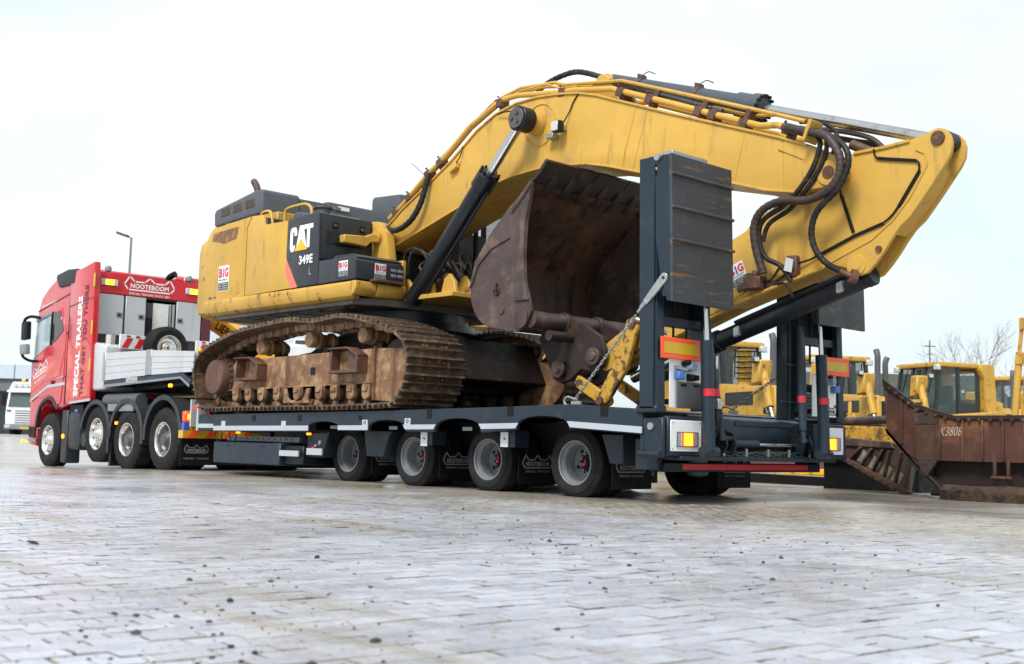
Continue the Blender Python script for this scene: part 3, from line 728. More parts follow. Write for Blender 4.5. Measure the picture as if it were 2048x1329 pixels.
def tower(mir):
    """one upright double ramp with its mast, lift cylinders and lamp box; mir mirrors about the trailer axis"""
    def Y(y): return y if not mir else 2 * TC - y
    def bx(b, x0, x1, y0, y1, z0, z1):
        a, c = Y(y0), Y(y1); return b.box(x0, x1, min(a, c), max(a, c), z0, z1)
    def pz(b, pts, y0, y1):
        a, c = Y(y0), Y(y1); return b.prism(pts, min(a, c), max(a, c))
    near = not mir
    kc, kt = (0, 0) if near else (.205, .27)
    # outer mast: channel profile standing on the rear corner
    b = MB()
    pz(b, [(5.31, 3.31), (5.46, 3.31), (5.50, 3.2), (5.52, .9), (5.35, .9)], -.46, -.44)
    pz(b, [(5.31, 3.31), (5.35, 3.31), (5.39, .9), (5.35, .9)], -.44, -.36)
    pz(b, [(5.46, 3.20), (5.50, 3.18), (5.56, .9), (5.48, .9)], -.44, -.33)
    b.build('ramp_mast', 'trailer', trl, .004)
    b = MB(); pz(b, [(5.31, 3.2), (5.48, 3.1), (5.56, .9), (5.36, .9)], .30, .36); b.build('ramp_mast', 'trailer', trl, .004)
    for z in (2.75, 2.2, 1.70, 1.18):
        b = MB(); bx(b, 5.40, 5.50, -.36, .30, z, z + .085); b.build('mast_cross_bar', 'trailer', trl, .004)
    b = MB(); bx(b, 5.36, 5.38, -.36, .30, 1.75, 3.15); b.build('mast_back_plate', 'trailer_dark', trl)
    for y in (-.1, .1):
        b = MB(); b.cyl((5.46, Y(y), 1.5), (5.46, Y(y), 2.2), .012, n=8); b.build('grease_line', 'black', trl)
    # inner ladder frame of the ramp (second half, behind)
    b = MB(); bx(b, 5.44, 5.52, .355, .40, .95, 3.1); b.build('ramp_inner_beam', 'trailer', trl, .004)
    # folded ramp flap with walking surface
    rp = MB(); pz(rp, [(5.56, 3.22), (5.62, 3.30), (5.72, 3.29), (5.76, 1.90), (5.70, 1.90), (5.60, 2.27)], -.50, -.455); rp = rp.build('ramp_flap', 'trailer', trl, .004)
    b = MB(); pz(b, [(5.56, 3.22), (5.62, 3.30), (5.72, 3.29), (5.76, 1.90), (5.70, 1.90), (5.60, 2.27)], .375, .42); b.build('ramp_side_plate', 'trailer', rp, .004)
    b = MB(); pz(b, [(5.715, 3.295), (5.745, 3.295), (5.785, 1.89), (5.755, 1.89)], -.51, .43); b.build('ramp_tread_plate', 'tread', rp, .003)
    for z in (3.105, 2.785, 2.475):
        x = 5.745 + (3.295 - z) * .0285
        b = MB(); a, c = Y(-.515), Y(.435); b.cyl((x + .008, a, z), (x + .008, c, z), .016, n=10); b.build('tread_bar', 'tread_bar', rp)
    b = MB(); bx(b, 5.60, 5.70, -.44, .10, 3.295, 3.345); b.build('top_plate', 'steel', rp, .003)
    b = MB(); b.cyl((5.58, Y(-.53), 3.28), (5.58, Y(-.40), 3.28), .035, n=16); b.build('ramp_hinge', 'steel', rp)
    b = MB(); bx(b, 5.40, 5.58, -.45, -.39, 3.22, 3.32); b.build('hinge_arm', 'trailer', rp, .01)
    b = MB(); pz(b, [(5.52, 3.12), (5.60, 3.05), (5.68, 1.95), (5.63, 1.95), (5.54, 2.5)], -.475, -.452); b.build('ramp_stiffener', 'trailer', rp, .003)
    # lift cylinders
    c1_ = MB().cyl((5.76, Y(.085 + kc), .52), (5.72, Y(.085 + kc), 1.57), .062, n=20).build('lift_cylinder', 'trailer', trl)
    MB().cyl((5.72, Y(.085 + kc), 1.57), (5.70, Y(.085 + kc), 1.92), .026, n=14).build('rod', 'chrome', c1_)
    MB().cyl((5.7505, Y(.085 + kc), 1.035), (5.7485, Y(.085 + kc), 1.105), .0635, n=20).build('red_band', 'red_tape', c1_)
    MB().cyl((5.76, Y(-.02 + kc), .51), (5.76, Y(.2 + kc), .51), .05, n=16).build('cylinder_foot', 'trailer', c1_)
    c2_ = MB().cyl((5.70, Y(.34 + kt), .75), (5.58, Y(.235 + kt), 1.86), .041, n=18).build('tilt_cylinder', 'trailer', trl)
    MB().cyl((5.72, Y(.35 + kt), .62), (5.70, Y(.34 + kt), .75), .028, n=12).build('rod', 'trailer', c2_)
    p0, p1 = V((5.70, Y(.34 + kt), .75)), V((5.58, Y(.235 + kt), 1.86))
    MB().cyl(p0.lerp(p1, .265), p0.lerp(p1, .33), .0425, n=18).build('red_band', 'red_tape', c2_)
    b = MB(); bx(b, 5.70, 5.76, .225, .29, .92, 1.02); b.build('hose_valve', 'steel', trl, .004)
    for k in range(3):
        pts = [(5.74, Y(.23 + .025 * k), .92), (5.75, Y(.22 + .03 * k), .82), (5.72, Y(.26), .7), (5.70, Y(.22), .58)]
        MB().tube(cr(pts, 4), .009, 6).build('hydraulic_hose', 'hose', trl)
    if mir:
        b = MB(); bx(b, 5.40, 5.46, .375, .66, .86, 2.7); b.build('ramp_inner_panel', 'trailer_dark', trl, .006)
        for z in (1.05, 1.45, 1.9): MB().box(5.46, 5.475, Y(.66), Y(.40), z, z + .02).build('panel_rib', 'trailer', trl)
        MB().box(5.46, 5.472, Y(.52), Y(.50), .86, 2.6).build('panel_rib', 'trailer', trl)
    # reflective sign and plate
    sg = MB(); bx(sg, 5.602, 5.612, -.465, .155, 1.375, 1.578); sg = sg.build('rear_marker_board', 'orange', trl, .008)
    b = MB(); bx(b, 5.6125, 5.6145, -.415, .105, 1.425, 1.53); b.build('marker_centre', 'marker_yellow', sg)
    b = MB(); 
    for y in (-.3, .09): b.cyl((5.612, Y(y), 1.40), (5.616, Y(y), 1.40), .008, n=8)
    b.build('rivet', 'steel', sg)
    wp = MB(); bx(wp, 5.55, 5.56, -.27, .21, .915, 1.385); wp = wp.build('socket_plate', 'white', trl, .004)
    if near:
        b = MB(); bx(b, 5.575, 5.60, -.19, .20, .915, 1.165); b.build('plate_holder', 'greyplastic', wp, .02, seg=2)
        b = MB(); bx(b, 5.60, 5.604, -.15, -.07, 1.125, 1.145); bx(b, 5.60, 5.604, .05, .13, 1.125, 1.145); b.build('holder_slot', 'black', wp)
    else:
        crown_logo(back(5.562, Y(-.10), .985), .36, 'black', wp)
    yb = Y(-.02) if near else Y(-.08)
    MB().cyl((5.56, yb, 1.31), (5.66, yb, 1.31), .042, n=18).build('socket', 'blue_grey', wp)
    MB().cyl((5.56, Y(-.08), 1.34), (5.64, Y(-.06), 1.36), .022, n=12).build('plug', 'black', wp)
    MB().cyl((5.57, Y(-.2), 1.30), (5.60, Y(-.06), 1.28), .02, n=12).build('air_coupling', 'steel', wp)
    b = MB(); ys = -.16 if near else -.2; bx(b, 5.56, 5.63, ys - .05, ys + .05, 1.185, 1.265); b.build('socket_cap', 'blue', wp, .01)
    if near:
        b = MB(); pz(b, [(5.56, 1.18), (5.64, 1.19), (5.64, 1.235), (5.56, 1.25)], -.02, .09); b.build('dark_socket', 'black', wp, .006)
    # lamp box
    lb = MB(); bx(lb, 5.35, 5.61, -.345, .24, .46, .835); lb = lb.build('lamp_box', 'trailer', trl, .012)
    lp = MB(); bx(lp, 5.612, 5.622, -.32, .145, .505, .80); lp = lp.build('lamp_panel', 'white', lb if False else trl, .006)
    b = MB()
    for y in (-.29, .115):
        for z in (.53, .775): b.cyl((5.622, Y(y), z), (5.626, Y(y), z), .008, n=8)
    b.build('screw', 'steel', lp)
    h = MB(); bx(h, 5.622, 5.632, -.243, .083, .548, .69); h = h.build('tail_lamp', 'glass_lens', lp, .02, seg=2)
    h2 = MB(); bx(h2, 5.633, 5.637, -.163, .01, .556, .682); h2.build('red_lens', 'lamp_red', h if False else lp)
    h3 = MB(); bx(h3, 5.6375, 5.641, -.14, -.012, .562, .676); h3.build('amber_lens', 'lamp_yellow', lp)
    b = MB()
    for side_ in (-.225, -.195, .03, .06):
        for k in range(6): bx(b, 5.6325, 5.6355, side_ - .011, side_ + .011, .565 + k * .019, .576 + k * .019)
    b.build('lens_rib', 'grey_letter', lp)
    b = MB(); bx(b, 5.6325, 5.636, -.243, -.232, .548, .69); bx(b, 5.6325, 5.636, .072, .083, .548, .69); bx(b, 5.6325, 5.636, -.232, .072, .682, .69); bx(b, 5.6325, 5.636, -.232, .072, .548, .556); b.build('lamp_surround', 'greyplastic', lp)
    # outer guide block with spring applied dial
    b = MB(); bx(b, 5.31, 5.37, -.40, -.36, .44, .86); bx(b, 5.37, 5.60, -.41, -.365, .44, .82); b.build('ramp_foot_block', 'trailer', trl, .01)
    b = MB(); bx(b, 5.30, 5.56, -.46, -.30, .86, .93); b.build('mast_foot', 'trailer', trl, .012)
    b = MB(); b.cyl((5.46, Y(-.43), .735), (5.46, Y(-.41), .735), .035, n=20); b.build('dial', 'steel', trl)
    b = MB(); b.cyl((5.33, Y(-.43), .475), (5.58, Y(-.43), .475), .03, n=12); b.build('lock_bar', 'trailer', trl)
    for yk in (-.20, .0, .1):
        b = MB(); b.cyl((5.46, Y(yk - .0), .95), (5.46, Y(yk), 1.0), .05, n=12); b.build('spring_pot', 'black', trl)

def tread_mat():
    m = MAT['tread']; N, L = m.node_tree.nodes, m.node_tree.links; B = N['Principled BSDF']
    src = B.inputs['Base Color'].links[0].from_socket
    f = ramp(N, L, pos_noise(N, L, 5.2, 6, .6, sc=(1, .42, 4.2), off=(2, 8, 3)), .60, .67)
    g = N.new('ShaderNodeNewGeometry'); sp = N.new('ShaderNodeSeparateXYZ'); L.new(g.outputs['Position'], sp.inputs[0])
    L.new(mixc(N, L, f, src, (.17, .082, .03)), B.inputs['Base Color'])
tread_mat()
tower(False)
tower(True)

# ------------------------------------------------------------------ lashing chains
def chain_mesh():
    b = MB(); n = 20; pts = []
    for i in range(n):
        a = 2 * PI * i / n; pts.append((.011 * math.cos(a), 0, (.016 if math.sin(a) >= 0 else -.016) + .011 * math.sin(a)))
    pts.append(pts[0]); b.tube(pts, .0062, 6, caps=False)
    return b.mesh('chain_link', 0)
def chain(name, label, p0, p1, lever):
    p0, p1 = V(p0), V(p1)
    t = thing(name, label, 'chain', tuple(p0), group='chains lashing the excavator to the trailer')
    me = chain_mesh(); d = (p1 - p0); L_ = d.length; d.normalize(); n = int(L_ / .043)
    q = d.to_track_quat('Z', 'Y')
    for k in range(n):
        o = link('chain_link', me, 'steel', t); o.location = d * (k + .5) * .043
        o.rotation_mode = 'QUATERNION'
        o.rotation_quaternion = q @ Matrix.Rotation(PI / 2 * (k % 2) + .4, 3, 'Z').to_quaternion()
    # hook on the deck
    hk = [p0 + V((.05, 0, .01)), p0 + V((-.02, 0, .03)), p0 + V((-.09, 0, .045)), p0 + V((-.135, 0, .01)), p0 + V((-.12, 0, -.03)), p0 + V((-.07, 0, -.04))]
    MB().tube(cr(hk, 4), .013, 8).box(p0.x - .03, p0.x + .1, p0.y - .012, p0.y + .012, p0.z - .05, p0.z + .0).build('hook', 'steel', t)
    if lever:
        e = V((5.70, -.50, 2.15))
        MB().tube([p1, p1.lerp(e, .16)], .016, 8).tube([p1.lerp(e, .12), p1.lerp(e, .3)], .024, 8).build('tension_screw', 'steel', t)
        a, c = p1.lerp(e, .26), e
        dd = (c - a).normalized(); sd_ = V((0, 1, 0)).cross(dd).normalized()
        b = MB(); w = .045; ring = []
        for k in range(9): ring.append(c - dd * w + dd * w * math.cos(PI / 2 - PI * k / 8) + sd_ * w * math.sin(PI / 2 - PI * k / 8))
        pts = [a + sd_ * w * .7] + ring + [a - sd_ * w * .7]; m_ = len(pts); off = V((0, -.012, 0))
        b.add([p + off for p in pts] + [p - off for p in pts], [tuple(range(m_)), tuple(range(2 * m_ - 1, m_ - 1, -1))] + [(i, (i + 1) % m_, m_ + (i + 1) % m_, m_ + i) for i in range(m_)])
        b.build('tension_lever', 'steel', t, .003)
        b = MB(); b.cyl(c - dd * .05 + off * 1.3, c - dd * .05 - off * 1.3, .016, n=12); b.build('lever_pin', 'blackpaint', t)
        MB().tube(cr([p1 + V((-.02, 0, -.06)), p1 + V((.06, .05, -.10)), p1 + V((.2, .2, -.2))], 4), .018, 8).build('side_hook', 'steel', t)
    return t
chain('lashing_chain', 'steel chain with tension lever hooked beside the near ramp tower', (4.34, -.30, .985), (5.31, -.45, 1.82), True)
chain('lashing_chain', 'bare steel chain running to the far ramp tower', (4.35, 2.35, .99), (5.20, 2.36, 1.5), False)
# ------------------------------------------------------------------ excavator
EC = 1.30
exc = thing('excavator', 'large yellow tracked excavator with rusty bucket loaded on the trailer', 'excavator', (-.77, EC, .9))

# ---- undercarriage
path = [(-2.97, .905), (-3.22, 1.06), (-3.37, 1.42), (-3.30, 1.68), (-3.02, 1.86), (-2.21, 2.05), (-1.36, 2.125), (-.76, 2.15), (-.25, 2.105), (.4, 2.13), (.89, 2.06), (1.3, 1.96), (1.64, 1.83), (1.80, 1.68), (1.85, 1.45), (1.81, 1.24), (1.71, 1.06), (1.50, .935), (.6, .905), (-.6, .90), (-1.8, .90)]
def resample(pts, n):
    P = cr([(x, 0, z) for x, z in pts], 10, True); P.append(P[0])
    d = [0]
    for a, b_ in zip(P, P[1:]): d.append(d[-1] + (b_ - a).length)
    out = []; j = 0
    for k in range(n):
        t = d[-1] * k / n
        while d[j + 1] < t: j += 1
        f = (t - d[j]) / (d[j + 1] - d[j]); out.append(P[j].lerp(P[j + 1], f))
    return out, d[-1]
NS = 54
pp, plen = resample(path, NS)
pitch_ = plen / NS
def shoe_mesh():
    """triple grouser shoe: x along the track, y across (0..0.9), z outwards; z=0 is the grouser tip"""
    b = MB(); h = pitch_ / 2
    prof = [(-h * .96, -.068), (-h * .96, -.046), (-h * .60, -.044), (-h * .50, -.002), (-h * .34, 0), (-h * .24, -.044), (h * .36, -.048), (h * .44, -.002), (h * .60, -.004), (h * .72, -.050), (h * .95, -.054), (h * .95, -.070)]
    b.prism(prof, 0, .9)
    for y in (.27, .33, .57, .63):
        for x in (h * .06,): b.cyl((x, y, -.050), (x, y, -.020), .022, n=6)
    return b.mesh('track_shoe', .003)
SHOE = shoe_mesh()
def link_mesh():
    b = MB(); h = pitch_ / 2
    for y in (.31, .53):
        b.prism([(-h * 1.1, -.06), (h * 1.0, -.06), (h * 1.12, -.10), (h * .95, -.15), (h * .2, -.165), (-h * .5, -.155), (-h * 1.15, -.12)], y, y + .06)
        b.cyl((h * .98, y - .015, -.115), (h * .98, y + .075, -.115), .04, n=12)
    b.cyl((h * .98, .31, -.115), (h * .98, .59, -.115), .03, n=10)
    return b.mesh('track_link', .004)
LINK = link_mesh()
for near in (True, False):
    y0 = -.50 if near else 2.20
    yc = y0 + .45
    fy0, fy1 = (yc - .22, yc + .2)
    # sprocket and final drive
    sp = MB(); sp.lathe([(.43, -.05), (.43, .05)], (-2.80, yc, 1.40), n=46, mod=lambda j, i: 1. if i % 2 else .88)
    sp = sp.build('sprocket', 'track_dark', exc)
    MB().lathe([(.10, -.40), (.24, -.395), (.255, -.37), (.255, -.26), (.29, -.25), (.30, -.12), (.30, .1)], (-2.80, yc, 1.40), n=36).build('final_drive', 'rust', sp)
    b = MB()
    for k in range(20):
        a = 2 * PI * k / 20; b.cyl((-2.80 + .275 * math.cos(a), yc - .27, 1.40 + .275 * math.sin(a)), (-2.80 + .275 * math.cos(a), yc - .24, 1.40 + .275 * math.sin(a)), .022, n=6)
    b.build('drive_bolt', 'track_dark', sp)
    idl = MB().lathe([(.06, -.16), (.16, -.16), (.18, -.11), (.36, -.10), (.40, -.09), (.40, -.03), (.43, -.02), (.43, .02), (.40, .03), (.40, .09), (.36, .10), (.18, .11), (.16, .16), (.06, .16)], (1.22, yc, 1.40), n=40).build('idler_wheel', 'track_dark', exc)
    # frame
    fr_ = MB().prism([(-2.59, 1.205), (-2.56, 1.55), (-2.50, 1.62), (-1.53, 1.65), (.89, 1.68), (1.46, 1.66), (1.50, 1.60), (1.52, 1.26), (.88, 1.24), (-.8, 1.225)], fy0, fy1).build('track_frame', 'track', exc, .018, seg=2)
    MB().prism([(-2.60, 1.20), (.88, 1.24), (.88, 1.262), (-2.60, 1.222)], fy0 - .03, fy0 + .02).build('frame_lip', 'track', fr_, .004)
    MB().prism([(.89, 1.70), (.915, 1.70), (.915, 1.03), (.89, 1.03)], fy0 - .03, fy0 + .02).build('frame_rib', 'track', fr_, .003)
    MB().prism([(.92, 1.255), (.92, 1.03), (1.26, 1.01), (1.46, 1.19), (1.51, 1.26)], fy0 - .005, fy0 + .03).build('idler_guard', 'track', fr_, .004)
    MB().box(-.53, -.42, fy0 - .003, fy0 + .05, 1.38, 1.48).build('frame_slot', 'black', fr_)
    # step brackets
    for x in (-2.28, .08):
        z = 1.66 if x < 0 else 1.70
        s = MB()
        s.prism([(x, z - .02), (x + .42, z - .02), (x + .66, z - .13), (x + .66, z - .10), (x + .44, z), (x, z)], fy0 - .17, fy0 - .0)
        s.prism([(x + .03, z - .33), (x + .66, z - .33), (x + .66, z - .29), (x + .03, z - .29)], fy0 - .17, fy0)
        s.box(x + .62, x + .66, fy0 - .17, fy0, z - .30, z - .11).box(x + .03, x + .06, fy0 - .14, fy0, z - .30, z - .02)
        s.prism([(x + .40, z - .03), (x + .62, z - .14), (x + .62, z - .29), (x + .44, z - .29), (x + .36, z - .2)], fy0 - .10, fy0 - .07)
        s.build('step_bracket', 'rust', fr_, .006)
    # rollers
    for k, x in enumerate((-2.33, -1.99, -1.65, -1.24, -.74, -.22, .12, .48, .81)):
        r_ = MB().lathe([(.10, -.24), (.105, -.2), (.105, -.17), (.135, -.165), (.135, -.125), (.105, -.12), (.10, .12), (.135, .125), (.135, .165), (.105, .17), (.10, .24)], (x, yc, 1.115), n=24).build('track_roller', 'track_dark', exc)
        c = MB(); n = 10
        pts = [(x - .075, 1.23), (x - .075, 1.12)] + [(x + .075 * math.cos(PI + PI * q / n), 1.10 + .06 * math.sin(PI + PI * q / n)) for q in range(n + 1)] + [(x + .075, 1.23)]
        c.prism(pts, yc - .30, yc - .235); c.box(x - .05, x + .05, yc - .32, yc - .29, 1.14, 1.20); c.build('roller_cap', 'track', r_, .008)
    # chain guide near the middle
    g = MB(); 
    g.prism([(-1.12, 1.21), (-1.04, 1.21), (-1.0, 1.10), (-.93, 1.045), (-.65, 1.04), (-.58, 1.10), (-.54, 1.20), (-.46, 1.20), (-.50, 1.06), (-.46, 1.0), (-1.10, 1.005), (-1.09, 1.10)], fy0 - .06, fy0 - .02)
    g.build('chain_guide', 'track', fr_, .008)
    for x, z in ((-1.78, 1.80), (-.56, 1.85), (.65, 1.85)):
        cr_o = MB().lathe([(.05, -.26), (.095, -.255), (.105, -.24), (.105, -.17), (.075, -.165), (.075, -.12), (.115, -.115), (.115, -.08), (.085, -.07), (.085, .07), (.115, .08), (.115, .12), (.07, .2)], (x, yc, z), n=24).build('carrier_roller', 'track', exc)
        MB().box(x - .06, x + .06, yc + .02, yc + .18, 1.62, z).build('roller_bracket', 'track_dark', cr_o, .005)
    # shoes and links
    ch = MB().box(-.5, .3, yc - .02, yc + .02, 1.0, 1.01).build('track_chain', 'track_dark', exc)
    for k in range(NS):
        a, c = pp[k - 1], pp[(k + 1) % NS]
        tx = (c - a).normalized(); nz = V((tx.z, 0, -tx.x))     # outward normal for this winding
        if nz.dot(pp[k] - V((-.77, 0, 1.5))) < 0: nz = -nz
        ty = nz.cross(tx)
        for me_, mt, nm in ((SHOE, 'track_shoe', 'track_shoe'), (LINK, 'track', 'track_link')):
            o = link(nm, me_, mt, ch)
            yy = y0 if ty.y > 0 else y0 + .9
            m4 = Matrix((tx, ty, nz)).transposed().to_4x4()
            m4.translation = V((pp[k].x, yy, pp[k].z)) - V((-.77, EC, .9))
            o.matrix_local = m4
# carbody and swing bearing
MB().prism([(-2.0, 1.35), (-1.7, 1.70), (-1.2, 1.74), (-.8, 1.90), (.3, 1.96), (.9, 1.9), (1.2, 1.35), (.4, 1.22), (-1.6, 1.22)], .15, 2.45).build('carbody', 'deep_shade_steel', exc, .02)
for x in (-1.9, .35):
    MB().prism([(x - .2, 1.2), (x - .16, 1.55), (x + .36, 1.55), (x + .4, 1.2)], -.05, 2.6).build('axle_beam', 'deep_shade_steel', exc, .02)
SWX = -.55
MB().lathe([(.70, 1.84), (.95, 1.86), (.95, 1.98), (.88, 1.99), (.88, 2.04), (.99, 2.05), (.99, 2.15), (.90, 2.16), (.90, 2.29), (.3, 2.295)], (SWX, EC, 0), 'Z', 64).build('swing_bearing', 'blackpaint', exc)
b = MB()
for k in range(44):
    a = 2 * PI * k / 44; b.cyl((SWX + .935 * math.cos(a), EC + .935 * math.sin(a), 2.03), (SWX + .935 * math.cos(a), EC + .935 * math.sin(a), 2.052), .022, n=6)
b.build('bearing_bolt', 'black', exc)
b = MB()
for k in range(36):
    a = 2 * PI * k / 36; b.cyl((SWX + .97 * math.cos(a), EC + .97 * math.sin(a), 1.86), (SWX + .97 * math.cos(a), EC + .97 * math.sin(a), 1.90), .02, n=6)
b.build('bearing_bolt', 'track_dark', exc)

# ---- upper structure
HY0, HY1 = -.20, 2.80
und = MB().prism([(-3.45, HY0 + .10), (.10, HY0 + .10), (.28, .35), (.28, 2.1), (.25, HY1 - .1), (-3.45, HY1 - .1)], 2.30, 2.40, 'Z').build('turntable_frame', 'turntable', exc, .01)
b = MB()
for k in range(5): b.box(-3.2 + k * .62, -2.66 + k * .62, -.02, .52, 2.285, 2.298)
b.build('belly_plate', 'turntable', und, .003)
b = MB()
for k in range(9): b.cyl((-3.1 + k * .38, .04 + (.4 if k % 2 else 0), 2.27), (-3.1 + k * .38, .04 + (.4 if k % 2 else 0), 2.30), .03, n=10)
b.build('plate_bolt', 'rust', und)
# tubular side skirt
prof = [(HY0 + .12, 2.59), (HY0 - .01, 2.585), (HY0 - .035, 2.55), (HY0 - .03, 2.46), (HY0, 2.39), (HY0 + .06, 2.355), (HY0 + .12, 2.36)]
b = MB(); b.prism(prof, -3.60, .24, 'X'); b.build('side_skirt', 'yellow_worn', exc, .012, seg=2)
b = MB(); b.prism([(.245, 2.59), (.33, 2.585), (.345, 2.50), (.31, 2.42), (.245, 2.40)], HY0 - .02, .12); b.build('skirt_corner', 'yellow_worn', exc, .01)
b = MB(); b.prism([(.2, 2.585), (.34, 2.58), (.36, 2.50), (.32, 2.41), (.2, 2.40)], .125, .60); b.build('front_skirt', 'yellow_worn', exc, .012)
b = MB(); b.box(.30, .42, .02, .52, 2.585, 2.625); b.build('rusty_tread', 'rust', exc, .01)
# counterweight, rounded in plan
cwp = []
for k in range(13):
    a = PI * k / 12
    cwp.append((-3.62 - .70 * math.sin(a) ** .55, EC - (1.50) * math.cos(a)))
def counter():
    rows = [(2.36, .90, .92), (2.42, .99, .985), (2.52, 1, 1), (3.35, 1, 1), (3.50, .97, .985), (3.58, .9, .94), (3.66, .75, .86)]
    n = len(cwp); b = MB(); vs = []
    for z, k1, k2 in rows:
        for x, y in cwp: vs.append((-3.62 + (x + 3.62) * k1, EC + (y - EC) * k2, z))
    fs = [(r * n + i, r * n + i + 1, (r + 1) * n + i + 1, (r + 1) * n + i) for r in range(len(rows) - 1) for i in range(n - 1)]
    fs += [tuple(range(n)), tuple(range((len(rows) - 1) * n, len(rows) * n))]
    fs += [(r * n + n - 1, r * n, (r + 1) * n, (r + 1) * n + n - 1) for r in range(len(rows) - 1)]
    return b.add(vs, fs)
counter().build('counterweight', 'yellow_worn', exc, 0, 40)
# body core
MB().prism([(-3.60, 2.45), (-3.60, 3.54), (-3.42, 3.69), (-2.33, 3.74), (-2.3, 3.72), (-1.98, 3.70), (-1.96, 3.575), (-.60, 3.575), (-.60, 2.45)], HY0 + .03, HY1 - .05).build('body_core', 'grey_cat', exc, .01)
# doors on the side
d1_ = MB().prism([(-3.605, 2.545), (-3.615, 3.52), (-3.57, 3.60), (-3.44, 3.70), (-2.33, 3.755), (-2.45, 3.60), (-2.45, 2.585)], HY0 - .012, HY0 + .02).build('side_door', 'yellow', exc, .012, seg=2)
d2_ = MB().prism([(-2.43, 2.585), (-2.43, 3.60), (-2.31, 3.755), (-1.99, 3.735), (-1.95, 3.585), (-1.345, 3.57), (-1.355, 3.04), (-1.05, 2.605)], HY0 - .012, HY0 + .02).build('side_door', 'yellow', exc, .012, seg=2)
dn = MB().prism([(-1.335, 3.572), (-.60, 3.602), (-.56, 3.58), (-.54, 2.605), (-1.035, 2.605), (-1.345, 3.03)], HY0 - .014, HY0 + .02).build('number_panel', 'grey_cat', exc, .012, seg=2)
poly([(-1.343, 3.02), (-1.045, 2.602), (-1.20, 2.598), (-1.352, 2.83)], side(0, HY0 - .013, 0), 'pinkred', exc, 'red_stripe', .004)
# grab recess on the door
MB().prism([(-3.46, 3.50), (-3.40, 3.62), (-2.68, 3.64), (-2.74, 3.47), (-3.10, 3.43), (-3.25, 3.465)], HY0 - .0165, HY0 - .010).build('air_inlet', 'inlet', d1_)
for nm, x, z in (('door_latch', -2.66, 2.72),):
    MB().box(x - .05, x - .02, HY0 - .018, HY0 - .01, z - .07, z + .07).box(x + .03, x + .06, HY0 - .018, HY0 - .01, z - .07, z + .07).box(x - .08, x + .06, HY0 - .018, HY0 - .01, z - .085, z - .065).build(nm, 'yellow_worn', d1_)
text('349E', side(-.845, HY0 - .016, 2.97), .33, .125, 'white_sign', dn, bold=.03)
text('L', side(-.73, HY0 - .016, 2.80), .05, .10, 'grey_letter', dn, bold=.0)
# CAT letters drawn as polygons
f_ = side(-.975, HY0 - .0155, 3.285)
LW, LH = .56, .34
def pl(pts, m='white_sign', nm='lettering', z0=0.): poly([((x - .5) * LW, (y - .5) * LH) for x, y in pts], f_, m, dn, nm, .003, z0)
pl([(.30, .62), (.30, .82), (.24, .97), (.06, .97), (0, .82), (0, .12), (.06, -.03), (.15, -.03), (.23, .12), (.215, .25), (.20, .25), (.135, .16), (.12, .22), (.12, .74), (.15, .82), (.185, .74), (.185, .62)])
pl([(.28, .1), (.42, 1), (.585, 1), (.72, .1), (.655, .1), (.585, .30), (.50, .45), (.415, .30), (.33, .1)])
pl([(.60, 1), (1.0, 1), (1.0, .82), (.865, .82), (.865, .05), (.74, .05), (.74, .82), (.62, .82)])
pl([(.20, -.02), (.49, .45), (.78, -.02)], 'caterp_yel', 'logo_triangle', .003)
# stickers
def sticker(fr, w, h, par):
    s_ = poly([(-w / 2, -h / 2), (w / 2, -h / 2), (w / 2, h / 2), (-w / 2, h / 2)], fr, 'white_sign', par, 'dealer_sticker', .002)
    g = lambda dx, dy: (lambda a, b_, c=0: fr(a + dx, b_ + dy, c + .002))
    text('B', g(-w * .28, h * .22), w * .34, h * .38, 'redlogo', s_, bold=.05)
    text('I', g(0, h * .22), w * .10, h * .38, 'bluelogo', s_, bold=.05)
    text('G', g(w * .28, h * .22), w * .34, h * .38, 'redlogo', s_, bold=.05)
    text('MACHINERY', g(0, -h * .06), w * .84, h * .08, 'dark_letter', s_, bold=.01)
    poly([(-w * .48, -h * .48), (w * .48, -h * .48), (w * .48, -h * .16), (-w * .48, -h * .16)], fr, 'greyplastic', s_, 'sticker_band', .0015, .002)
    for k in range(3): text('TEL  CONTACT'[:11 - k], g(0, -h * (.22 + .09 * k)), w * .8, h * .05, 'white_sign', s_, bold=.0, t=.004)
sticker(side(-3.06, HY0 - .013, 2.90), .30, .38, d1_)
for k, (x, w) in enumerate(((-3.44, .10), (-3.30, .05))): MB().box(x - w / 2, x + w / 2, HY0 - .0145, HY0 - .011, 2.61, 2.64).build('small_decal', 'greyplastic', d1_)
# front compartment (faces the boom)
fc = MB().box(-.60, -.555, HY0 + .02, .64, 2.95, 3.585).build('front_panel', 'grey_cat', exc, .02, seg=2)
for y, z in ((.04, 3.44), (.49, 3.44)): 
    MB().box(-.556, -.548, y - .045, y + .045, z - .05, z + .05).build('latch_recess', 'black', fc, .004)
    MB().cyl((-.553, y, z), (-.535, y, z), .025, n=12).build('latch', 'greyplastic', fc)
MB().box(-.556, -.551, -.10, .14, 3.18, 3.36).build('grille', 'grille', fc)
b = MB()
for k in range(7): b.box(-.552, -.547, -.10, .14, 3.19 + k * .025, 3.20 + k * .025)
b.build('grille_slat', 'grey_cat', fc)
arm = MB(); arm.prism([(.09, 3.31), (.47, 3.335), (.56, 3.38), (.69, 3.38), (.69, 3.28), (.54, 3.26), (.47, 3.19), (.10, 3.205)], -.52, -.40, 'X'); arm.build('step_arm', 'yellow', exc, .01)
MB().box(-.552, -.545, .05, .5, 3.17, 3.20).build('arm_recess', 'black', fc)
